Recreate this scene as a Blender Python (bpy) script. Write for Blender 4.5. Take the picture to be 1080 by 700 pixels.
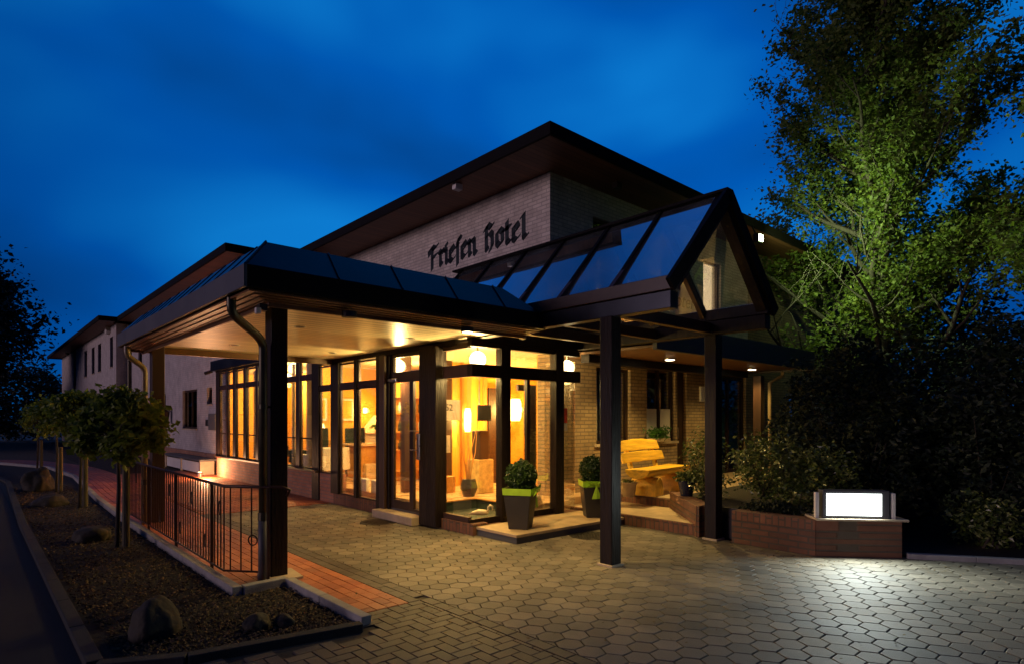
import bpy, bmesh, math, random
from math import radians as R, sin, cos, pi
from mathutils import Vector, Matrix, noise
for o in list(bpy.data.objects): bpy.data.objects.remove(o)
scene = bpy.context.scene
COL = scene.collection
random.seed(7)

# ------------------------------------------------------------------ camera
cam_d = bpy.data.cameras.new("camera"); cam = bpy.data.objects.new("camera", cam_d); COL.objects.link(cam)
cam.location = (0, 0, 1.65)
cam.rotation_euler = (R(90), 0, R(47.76 - 90))
cam_d.sensor_width = 36; cam_d.lens = 631 / 1080 * 36
cam_d.shift_y = 91 / 1080
cam_d.clip_end = 2000; cam_d.clip_start = .05
scene.camera = cam
scene.render.resolution_x = 1024; scene.render.resolution_y = 663

# ------------------------------------------------------------------ view
scene.view_settings.view_transform = 'Standard'
scene.view_settings.look = 'None'
scene.view_settings.gamma = 1
scene.view_settings.use_curve_mapping = False
scene.view_settings.exposure = 0.0

# ------------------------------------------------------------------ node helper
class NT:
    def __init__(s, tree): s.t = tree; s.n = tree.nodes; s.l = tree.links
    def add(s, typ, **kw):
        n = s.n.new(typ)
        for k, v in kw.items():
            if k.startswith('i_'):
                n.inputs[k[2:].replace('_', ' ')].default_value = v
            else: setattr(n, k, v)
        return n
    def link(s, a, b): s.l.new(a, b)
    def math(s, op, a, b=None, clamp=False):
        n = s.n.new('ShaderNodeMath'); n.operation = op; n.use_clamp = clamp
        for i, v in enumerate((a, b)):
            if v is None: continue
            if isinstance(v, (int, float)): n.inputs[i].default_value = v
            else: s.l.new(v, n.inputs[i])
        return n.outputs[0]
    def mix(s, fac, a, b, blend='MIX'):
        n = s.n.new('ShaderNodeMix'); n.data_type = 'RGBA'; n.blend_type = blend
        for sock, v in ((n.inputs[0], fac), (n.inputs[6], a), (n.inputs[7], b)):
            if isinstance(v, (int, float)): sock.default_value = v
            elif isinstance(v, (tuple, list)): sock.default_value = (*v, 1) if len(v) == 3 else v
            else: s.l.new(v, sock)
        return n.outputs[2]
    def ramp(s, fac, stops):
        n = s.n.new('ShaderNodeValToRGB'); cr = n.color_ramp
        while len(cr.elements) < len(stops): cr.elements.new(.5)
        for e, (p, c) in zip(cr.elements, stops):
            e.position = p; e.color = (*c, 1) if len(c) == 3 else c
        s.l.new(fac, n.inputs[0]); return n.outputs[0]

# ------------------------------------------------------------------ world: blue hour sky
world = bpy.data.worlds.new("World"); scene.world = world; world.use_nodes = True
W = NT(world.node_tree); W.n.clear()
wo = W.add('ShaderNodeOutputWorld'); bg = W.add('ShaderNodeBackground')
tc = W.add('ShaderNodeTexCoord')
sep = W.add('ShaderNodeSeparateXYZ'); W.link(tc.outputs['Generated'], sep.inputs[0])
mp = W.add('ShaderNodeMapping'); mp.inputs['Scale'].default_value = (1.0, 1.0, 1.9); mp.inputs['Location'].default_value = (.35, 1.2, .1)
W.link(tc.outputs['Generated'], mp.inputs[0])
n1 = W.add('ShaderNodeTexNoise', i_Scale=1.9, i_Detail=3, i_Roughness=.38, i_Distortion=.25); W.link(mp.outputs[0], n1.inputs['Vector'])
clouds = W.ramp(n1.outputs[0], [(.32, (.001, .046, .20)), (.50, (.0, .098, .44)), (.66, (.004, .205, .64))])
dp = W.add('ShaderNodeVectorMath', operation='DOT_PRODUCT'); W.link(tc.outputs['Generated'], dp.inputs[0]); dp.inputs[1].default_value = (.69, .62, .37)
mr = W.add('ShaderNodeMapRange', interpolation_type='SMOOTHSTEP'); W.link(dp.outputs['Value'], mr.inputs[0])
mr.inputs[1].default_value = .28; mr.inputs[2].default_value = 1.02; mr.inputs[3].default_value = .085; mr.inputs[4].default_value = .98
sky = W.add('ShaderNodeTexSky', sky_type='NISHITA'); sky.sun_disc = False
sky.sun_elevation = R(1.5); sky.sun_rotation = R(-75); sky.ozone_density = 6
blue = W.mix(1.0, clouds, mr.outputs[0], 'MULTIPLY')
skyt = W.mix(1.0, sky.outputs[0], (.001, .006, .03), 'MULTIPLY')
tot = W.mix(1.0, blue, skyt, 'ADD')
W.link(tot, bg.inputs[0]); bg.inputs[1].default_value = 1.0; W.link(bg.outputs[0], wo.inputs[0])

# ------------------------------------------------------------------ sun: last pinkish afterglow from the left
sd = bpy.data.lights.new("sun", 'SUN'); sun = bpy.data.objects.new("sun", sd); COL.objects.link(sun)
sd.energy = .80; sd.angle = R(20); sd.color = (1.0, .70, .80)
sun.rotation_euler = Vector((-.93, .30, .07)).to_track_quat('Z', 'Y').to_euler()

def lamp(name, kind, loc, energy, color, radius=.06, target=None, spot=None, blend=.4, parent=None):
    d = bpy.data.lights.new(name, kind); o = bpy.data.objects.new(name, d); COL.objects.link(o)
    d.energy = energy; d.color = color
    d.shadow_soft_size = radius
    if spot: d.spot_size = R(spot); d.spot_blend = blend
    o.location = loc
    if target is not None: o.rotation_euler = (Vector(loc) - Vector(target)).to_track_quat('Z', 'Y').to_euler()
    if parent is not None:
        o.parent = parent; o.location = Vector(loc) - origin_of(parent)
    return o
WARM = (1.0, .62, .16); WARM2 = (1.0, .70, .25)

# ------------------------------------------------------------------ object helpers
ORG = {}
def origin_of(o):
    while o.parent is not None: o = o.parent
    return Vector(ORG.get(o.name, (0, 0, 0)))
def tag(o, label, cat, group=None, kind=None):
    o['label'] = label; o['category'] = cat
    if group: o['group'] = group
    if kind: o['kind'] = kind
    return o
def thing(name, label, cat, loc=(0, 0, 0), group=None):
    o = bpy.data.objects.new(name, None); COL.objects.link(o); o.location = loc; o.empty_display_size = .2
    ORG[o.name] = tuple(loc)
    return tag(o, label, cat, group)
def copy_tree(o, loc=None, rotz=None, label=None, parent=None):
    c = o.copy(); COL.objects.link(c)
    if parent is not None: c.parent = parent
    else:
        if loc is not None: c.location = loc
        if rotz is not None: c.rotation_euler = (0, 0, rotz)
        if label: c['label'] = label
        ORG[c.name] = tuple(c.location)
    for ch in list(o.children): copy_tree(ch, parent=c)
    return c

class MB:
    def __init__(s): s.v = []; s.f = []; s.c = []
    def add(s, vs, fs, col=None):
        b = len(s.v); s.v += [tuple(v) for v in vs]; s.f += [tuple(i + b for i in f) for f in fs]
        if col is not None: s.c += [col] * len(fs)
        return s
    def box(s, x0, x1, y0, y1, z0, z1):
        vs = [(x, y, z) for z in (z0, z1) for y in (y0, y1) for x in (x0, x1)]
        return s.add(vs, [(0, 2, 3, 1), (4, 5, 7, 6), (0, 1, 5, 4), (2, 6, 7, 3), (0, 4, 6, 2), (1, 3, 7, 5)])
    def bar(s, p, q, w, h, up=(0, 0, 1)):
        p = Vector(p); q = Vector(q); d = (q - p).normalized(); u = Vector(up)
        sd_ = d.cross(u)
        if sd_.length < 1e-4: sd_ = d.cross(Vector((1, 0, 0)))
        sd_.normalize(); u = sd_.cross(d).normalized()
        vs = [e + sd_ * a * w / 2 + u * b * h / 2 for e in (p, q) for a, b in ((-1, -1), (1, -1), (1, 1), (-1, 1))]
        return s.add(vs, [(3, 2, 1, 0), (4, 5, 6, 7), (0, 1, 5, 4), (1, 2, 6, 5), (2, 3, 7, 6), (3, 0, 4, 7)])
    def tube(s, pts, rad, n=10, cap=True):
        pts = [Vector(p) for p in pts]; m = len(pts)
        rr = rad if isinstance(rad, (list, tuple)) else [rad] * m
        b = len(s.v); pu = None
        for i, p in enumerate(pts):
            d = (pts[min(i + 1, m - 1)] - pts[max(i - 1, 0)]).normalized()
            if pu is None: pu = d.orthogonal().normalized()
            u = (pu - d * pu.dot(d))
            u = u.normalized() if u.length > 1e-5 else d.orthogonal().normalized()
            pu = u; w = d.cross(u)
            for k in range(n):
                a = 2 * pi * k / n; s.v.append(tuple(p + (u * cos(a) + w * sin(a)) * rr[i]))
        nf = []
        for i in range(m - 1):
            for k in range(n):
                a = b + i * n + k; c = b + i * n + (k + 1) % n
                nf.append((a, c, c + n, a + n))
        if cap: nf.append(tuple(b + k for k in reversed(range(n)))); nf.append(tuple(b + (m - 1) * n + k for k in range(n)))
        s.f += nf; return s
    def lathe(s, prof, n=20, c=(0, 0, 0), sx=1, sy=1):
        b = len(s.v)
        for r, z in prof:
            for k in range(n):
                a = 2 * pi * k / n; s.v.append((c[0] + r * cos(a) * sx, c[1] + r * sin(a) * sy, c[2] + z))
        for i in range(len(prof) - 1):
            for k in range(n):
                a = b + i * n + k; d = b + i * n + (k + 1) % n; s.f.append((a, d, d + n, a + n))
        s.f.append(tuple(b + k for k in reversed(range(n)))); s.f.append(tuple(b + (len(prof) - 1) * n + k for k in range(n)))
        return s
    def prism(s, poly, z0, z1):
        area = sum(poly[i][0] * poly[(i + 1) % len(poly)][1] - poly[(i + 1) % len(poly)][0] * poly[i][1] for i in range(len(poly)))
        if area < 0: poly = poly[::-1]
        n = len(poly); vs = [(x, y, z0) for x, y in poly] + [(x, y, z1) for x, y in poly]
        fs = [tuple(reversed(range(n))), tuple(range(n, 2 * n))] + [(i, (i + 1) % n, n + (i + 1) % n, n + i) for i in range(n)]
        return s.add(vs, fs)
    def quad(s, a, b, c, d): return s.add([a, b, c, d], [(0, 1, 2, 3)])
    def paver(s, poly, z, col, bev=.006, tilt=.0):
        cx = sum(p[0] for p in poly) / len(poly); cy = sum(p[1] for p in poly) / len(poly); n = len(poly)
        tx = random.uniform(-tilt, tilt); ty = random.uniform(-tilt, tilt); dz = random.uniform(-.0012, .0012)
        f = lambda x, y: z + dz + tx * (x - cx) + ty * (y - cy)
        vs = [(x, y, z - .02) for x, y in poly] + [(x, y, f(x, y) - bev) for x, y in poly]
        for x, y in poly:
            l = math.hypot(x - cx, y - cy); k = (l - bev * 1.2) / l
            px, py = cx + (x - cx) * k, cy + (y - cy) * k; vs.append((px, py, f(px, py)))
        fs = [tuple(range(2 * n, 3 * n))]
        for r_ in (0, n): fs += [(r_ + i, r_ + (i + 1) % n, r_ + n + (i + 1) % n, r_ + n + i) for i in range(n)]
        return s.add(vs, fs, col)
    def build(s, name, m, parent=None, smooth=False, bevel=0, org=None, seg=2):
        me = bpy.data.meshes.new(name)
        if parent is not None: o3 = origin_of(parent)
        else:
            if org is None:
                xs = [v[0] for v in s.v]; ys = [v[1] for v in s.v]; zs = [v[2] for v in s.v]
                org = ((min(xs) + max(xs)) / 2, (min(ys) + max(ys)) / 2, min(zs))
            o3 = Vector(org)
        me.from_pydata([(v[0] - o3.x, v[1] - o3.y, v[2] - o3.z) for v in s.v], [], s.f)
        if s.c and len(s.c) == len(s.f):
            at = me.attributes.new('tone', 'FLOAT', 'FACE')
            at.data.foreach_set('value', s.c)
        if smooth: me.polygons.foreach_set('use_smooth', [True] * len(me.polygons))
        me.materials.append(m); me.update()
        o = bpy.data.objects.new(name, me); COL.objects.link(o)
        if parent is not None: o.parent = parent
        else: o.location = o3; ORG[o.name] = tuple(o3)
        if bevel:
            b = o.modifiers.new('bevel', 'BEVEL'); b.width = bevel; b.segments = seg; b.limit_method = 'ANGLE'; b.angle_limit = R(40)
        return o

# ------------------------------------------------------------------ materials
def pm(name, col, rough=.6, var=.18, scale=6, bump=.15, bscale=60, metal=0, spec=.5, dirt=.0, coat=0, stretch=(1, 1, 1)):
    m = bpy.data.materials.new(name); m.use_nodes = True; T = NT(m.node_tree)
    p = T.n['Principled BSDF']
    g = T.add('ShaderNodeNewGeometry'); mp_ = T.add('ShaderNodeMapping'); mp_.inputs['Scale'].default_value = stretch
    tc_ = T.add('ShaderNodeTexCoord'); T.link(tc_.outputs['Object'], mp_.inputs[0])
    n = T.add('ShaderNodeTexNoise', i_Scale=scale, i_Detail=6, i_Roughness=.6); T.link(mp_.outputs[0], n.inputs['Vector'])
    a = tuple(c * (1 - var) for c in col); b = tuple(min(1, c * (1 + var)) for c in col)
    c = T.ramp(n.outputs[0], [(.3, a), (.7, b)])
    if dirt:
        n3 = T.add('ShaderNodeTexNoise', i_Scale=1.3, i_Detail=8, i_Roughness=.7); T.link(g.outputs['Position'], n3.inputs['Vector'])
        dm = T.ramp(n3.outputs[0], [(.45, (0, 0, 0)), (.7, (1, 1, 1))])
        c = T.mix(T.math('MULTIPLY', dm, dirt), c, tuple(x * .35 for x in col))
    T.link(c, p.inputs['Base Color'])
    rv = T.add('ShaderNodeMapRange'); T.link(n.outputs[0], rv.inputs[0]); rv.inputs[3].default_value = max(0, rough - .12); rv.inputs[4].default_value = min(1, rough + .12)
    T.link(rv.outputs[0], p.inputs['Roughness']); p.inputs['Metallic'].default_value = metal
    p.inputs['Specular IOR Level'].default_value = spec; p.inputs['Coat Weight'].default_value = coat
    if bump:
        n2 = T.add('ShaderNodeTexNoise', i_Scale=bscale, i_Detail=4); T.link(mp_.outputs[0], n2.inputs['Vector'])
        bp = T.add('ShaderNodeBump', i_Strength=bump, i_Distance=.01); T.link(n2.outputs[0], bp.inputs['Height']); T.link(bp.outputs[0], p.inputs['Normal'])
    return m

def brick_mat(name, c1, c2, mortar, bw=.25, bh=.075, msize=.011, bump=.5, vertical=False, rough=.85):
    m = bpy.data.materials.new(name); m.use_nodes = True; T = NT(m.node_tree); p = T.n['Principled BSDF']
    g = T.add('ShaderNodeNewGeometry'); s = T.add('ShaderNodeSeparateXYZ'); T.link(g.outputs['Position'], s.inputs[0])
    h = T.math('ADD', s.outputs[0], s.outputs[1])
    cb = T.add('ShaderNodeCombineXYZ')
    if vertical: T.link(s.outputs[2], cb.inputs[0]); T.link(h, cb.inputs[1])
    else: T.link(h, cb.inputs[0]); T.link(s.outputs[2], cb.inputs[1])
    b = T.add('ShaderNodeTexBrick'); T.link(cb.outputs[0], b.inputs['Vector'])
    b.inputs['Scale'].default_value = 1; b.inputs['Brick Width'].default_value = bw; b.inputs['Row Height'].default_value = bh
    b.inputs['Mortar Size'].default_value = msize; b.inputs['Mortar Smooth'].default_value = .25; b.inputs['Bias'].default_value = 0
    b.inputs['Color1'].default_value = (*c1, 1); b.inputs['Color2'].default_value = (*c2, 1); b.inputs['Mortar'].default_value = (*mortar, 1)
    n = T.add('ShaderNodeTexNoise', i_Scale=3.0, i_Detail=8, i_Roughness=.65); T.link(g.outputs['Position'], n.inputs['Vector'])
    v = T.ramp(n.outputs[0], [(.3, (.72, .70, .68)), (.7, (1.15, 1.12, 1.08))])
    c = T.mix(1.0, b.outputs[0], v, 'MULTIPLY')
    T.link(c, p.inputs['Base Color']); p.inputs['Roughness'].default_value = rough
    n2 = T.add('ShaderNodeTexNoise', i_Scale=70, i_Detail=3); T.link(g.outputs['Position'], n2.inputs['Vector'])
    hh = T.math('ADD', T.math('MULTIPLY', b.outputs['Fac'], -1.0), T.math('MULTIPLY', n2.outputs[0], .5))
    bp = T.add('ShaderNodeBump', i_Strength=bump, i_Distance=.012); T.link(hh, bp.inputs['Height']); T.link(bp.outputs[0], p.inputs['Normal'])
    return m

def paver_mat(name, lo, hi, rough=.75, bump=.35):
    m = bpy.data.materials.new(name); m.use_nodes = True; T = NT(m.node_tree); p = T.n['Principled BSDF']
    a = T.add('ShaderNodeAttribute', attribute_name='tone'); g = T.add('ShaderNodeNewGeometry')
    c = T.ramp(a.outputs['Fac'], [(0, lo), (1, hi)])
    n = T.add('ShaderNodeTexNoise', i_Scale=160, i_Detail=5, i_Roughness=.7); T.link(g.outputs['Position'], n.inputs['Vector'])
    n2 = T.add('ShaderNodeTexNoise', i_Scale=.9, i_Detail=8, i_Roughness=.62); T.link(g.outputs['Position'], n2.inputs['Vector'])
    v = T.ramp(n2.outputs[0], [(.30, (.42, .42, .42)), (.5, (.9, .9, .9)), (.68, (1.22, 1.19, 1.12))])
    v2 = T.ramp(n.outputs[0], [(.3, (.7, .7, .7)), (.75, (1.3, 1.3, 1.3))])
    c = T.mix(1, T.mix(1, c, v, 'MULTIPLY'), v2, 'MULTIPLY'); T.link(c, p.inputs['Base Color'])
    r = T.add('ShaderNodeMapRange'); T.link(n2.outputs[0], r.inputs[0]); r.inputs[3].default_value = rough - .2; r.inputs[4].default_value = rough + .1
    T.link(r.outputs[0], p.inputs['Roughness'])
    bp = T.add('ShaderNodeBump', i_Strength=bump, i_Distance=.004); T.link(n.outputs[0], bp.inputs['Height']); T.link(bp.outputs[0], p.inputs['Normal'])
    return m

def leaf_mat(name, c1, c2, c3, rough=.45, trans=.25):
    m = bpy.data.materials.new(name); m.use_nodes = True; T = NT(m.node_tree); p = T.n['Principled BSDF']; out = T.n['Material Output']
    g = T.add('ShaderNodeNewGeometry')
    n = T.add('ShaderNodeTexNoise', i_Scale=1.6, i_Detail=3); T.link(g.outputs['Position'], n.inputs['Vector'])
    f = T.math('ADD', T.math('MULTIPLY', g.outputs['Random Per Island'], .6), T.math('MULTIPLY', n.outputs[0], .45))
    c = T.ramp(f, [(.1, c1), (.5, c2), (.95, c3)])
    T.link(c, p.inputs['Base Color']); p.inputs['Roughness'].default_value = rough
    tr = T.add('ShaderNodeBsdfTranslucent'); T.link(c, tr.inputs[0]); mx = T.add('ShaderNodeMixShader'); mx.inputs[0].default_value = trans
    T.link(p.outputs[0], mx.inputs[1]); T.link(tr.outputs[0], mx.inputs[2]); T.link(mx.outputs[0], out.inputs[0])
    return m

def emit_mat(name, col, strength, noise_amt=0, scale=8):
    m = bpy.data.materials.new(name); m.use_nodes = True; T = NT(m.node_tree); T.n.clear()
    out = T.add('ShaderNodeOutputMaterial'); e = T.add('ShaderNodeEmission'); e.inputs[1].default_value = strength
    tc_ = T.add('ShaderNodeTexCoord'); n = T.add('ShaderNodeTexNoise', i_Scale=scale); T.link(tc_.outputs['Object'], n.inputs['Vector'])
    c = T.ramp(n.outputs[0], [(.3, tuple(x * (1 - noise_amt) for x in col)), (.7, col)])
    T.link(c, e.inputs[0]); T.link(e.outputs[0], out.inputs[0]); return m

def glass_mat(name, tint=(.96, .97, .95), refl=1.0, base=.0, ior=1.5, rcol=(1, 1, 1), rough=.0, wav=.0):
    m = bpy.data.materials.new(name); m.use_nodes = True; T = NT(m.node_tree); T.n.clear()
    out = T.add('ShaderNodeOutputMaterial'); t = T.add('ShaderNodeBsdfTransparent'); t.inputs[0].default_value = (*tint, 1)
    gl = T.add('ShaderNodeBsdfGlossy'); gl.inputs[0].default_value = (*rcol, 1); gl.inputs['Roughness'].default_value = rough
    fr = T.add('ShaderNodeFresnel'); fr.inputs[0].default_value = ior
    f = T.math('ADD', T.math('MULTIPLY', fr.outputs[0], refl), base, clamp=True)
    if wav:
        tc_ = T.add('ShaderNodeTexCoord'); n = T.add('ShaderNodeTexNoise', i_Scale=2.5, i_Detail=2); T.link(tc_.outputs['Object'], n.inputs['Vector'])
        bp = T.add('ShaderNodeBump', i_Strength=wav, i_Distance=.02); T.link(n.outputs[0], bp.inputs['Height']); T.link(bp.outputs[0], gl.inputs['Normal'])
    mx = T.add('ShaderNodeMixShader'); T.link(f, mx.inputs[0]); T.link(t.outputs[0], mx.inputs[1]); T.link(gl.outputs[0], mx.inputs[2]); T.link(mx.outputs[0], out.inputs[0])
    return m

def coated_glass(name, tint, rcol, f0, k, p):
    m = bpy.data.materials.new(name); m.use_nodes = True; T = NT(m.node_tree); T.n.clear()
    out = T.add('ShaderNodeOutputMaterial'); t = T.add('ShaderNodeBsdfTransparent'); t.inputs[0].default_value = (*tint, 1)
    gl = T.add('ShaderNodeBsdfGlossy'); gl.inputs[0].default_value = (*rcol, 1); gl.inputs['Roughness'].default_value = .01
    lw = T.add('ShaderNodeLayerWeight'); lw.inputs[0].default_value = .5
    tc_ = T.add('ShaderNodeTexCoord'); n = T.add('ShaderNodeTexNoise', i_Scale=1.6, i_Detail=3); T.link(tc_.outputs['Object'], n.inputs['Vector'])
    bp = T.add('ShaderNodeBump', i_Strength=.03, i_Distance=.02); T.link(n.outputs[0], bp.inputs['Height']); T.link(bp.outputs[0], gl.inputs['Normal'])
    df = T.add('ShaderNodeBsdfDiffuse'); df.inputs[0].default_value = (.5, .52, .55, 1)
    f = T.math('ADD', T.math('MULTIPLY', T.math('POWER', lw.outputs['Facing'], p), k), f0, clamp=True)
    mx = T.add('ShaderNodeMixShader'); T.link(f, mx.inputs[0]); T.link(t.outputs[0], mx.inputs[1]); T.link(gl.outputs[0], mx.inputs[2]); dirt = T.add('ShaderNodeMixShader'); T.link(T.math('MULTIPLY', T.math('POWER', n.outputs[0], 2.0), .16), dirt.inputs[0]); T.link(mx.outputs[0], dirt.inputs[1]); T.link(df.outputs[0], dirt.inputs[2]); T.link(dirt.outputs[0], out.inputs[0])
    return m

def plank_mat(name, col, width=.1, axis=1, rough=.3, gap=.06, var=.12, dark=.35, along=0):
    """boards: seams every `width` metres along world axis"""
    m = bpy.data.materials.new(name); m.use_nodes = True; T = NT(m.node_tree); p = T.n['Principled BSDF']
    g = T.add('ShaderNodeNewGeometry'); s = T.add('ShaderNodeSeparateXYZ'); T.link(g.outputs['Position'], s.inputs[0])
    q = T.math('DIVIDE', s.outputs[axis], width); fr = T.math('FRACT', q); fl = T.math('FLOOR', q)
    seam = T.math('MAXIMUM', T.math('LESS_THAN', fr, gap), T.math('GREATER_THAN', fr, 1 - gap))
    wn = T.add('ShaderNodeTexWhiteNoise', noise_dimensions='1D'); T.link(fl, wn.inputs['W'])
    mp_ = T.add('ShaderNodeMapping'); sc = [30, 30, 30]; sc[along] = 2.0; mp_.inputs['Scale'].default_value = sc; T.link(g.outputs['Position'], mp_.inputs[0])
    n = T.add('ShaderNodeTexNoise', i_Scale=1, i_Detail=5); T.link(mp_.outputs[0], n.inputs['Vector'])
    f = T.math('ADD', T.math('MULTIPLY', wn.outputs[0], .5), T.math('MULTIPLY', n.outputs[0], .5))
    c = T.ramp(f, [(.2, tuple(x * (1 - var) for x in col)), (.8, tuple(min(1, x * (1 + var)) for x in col))])
    c = T.mix(seam, c, tuple(x * dark for x in col)); T.link(c, p.inputs['Base Color'])
    p.inputs['Roughness'].default_value = rough
    h = T.math('ADD', T.math('MULTIPLY', seam, -1), T.math('MULTIPLY', n.outputs[0], .12))
    bp = T.add('ShaderNodeBump', i_Strength=.5, i_Distance=.004); T.link(h, bp.inputs['Height']); T.link(bp.outputs[0], p.inputs['Normal'])
    return m

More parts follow.
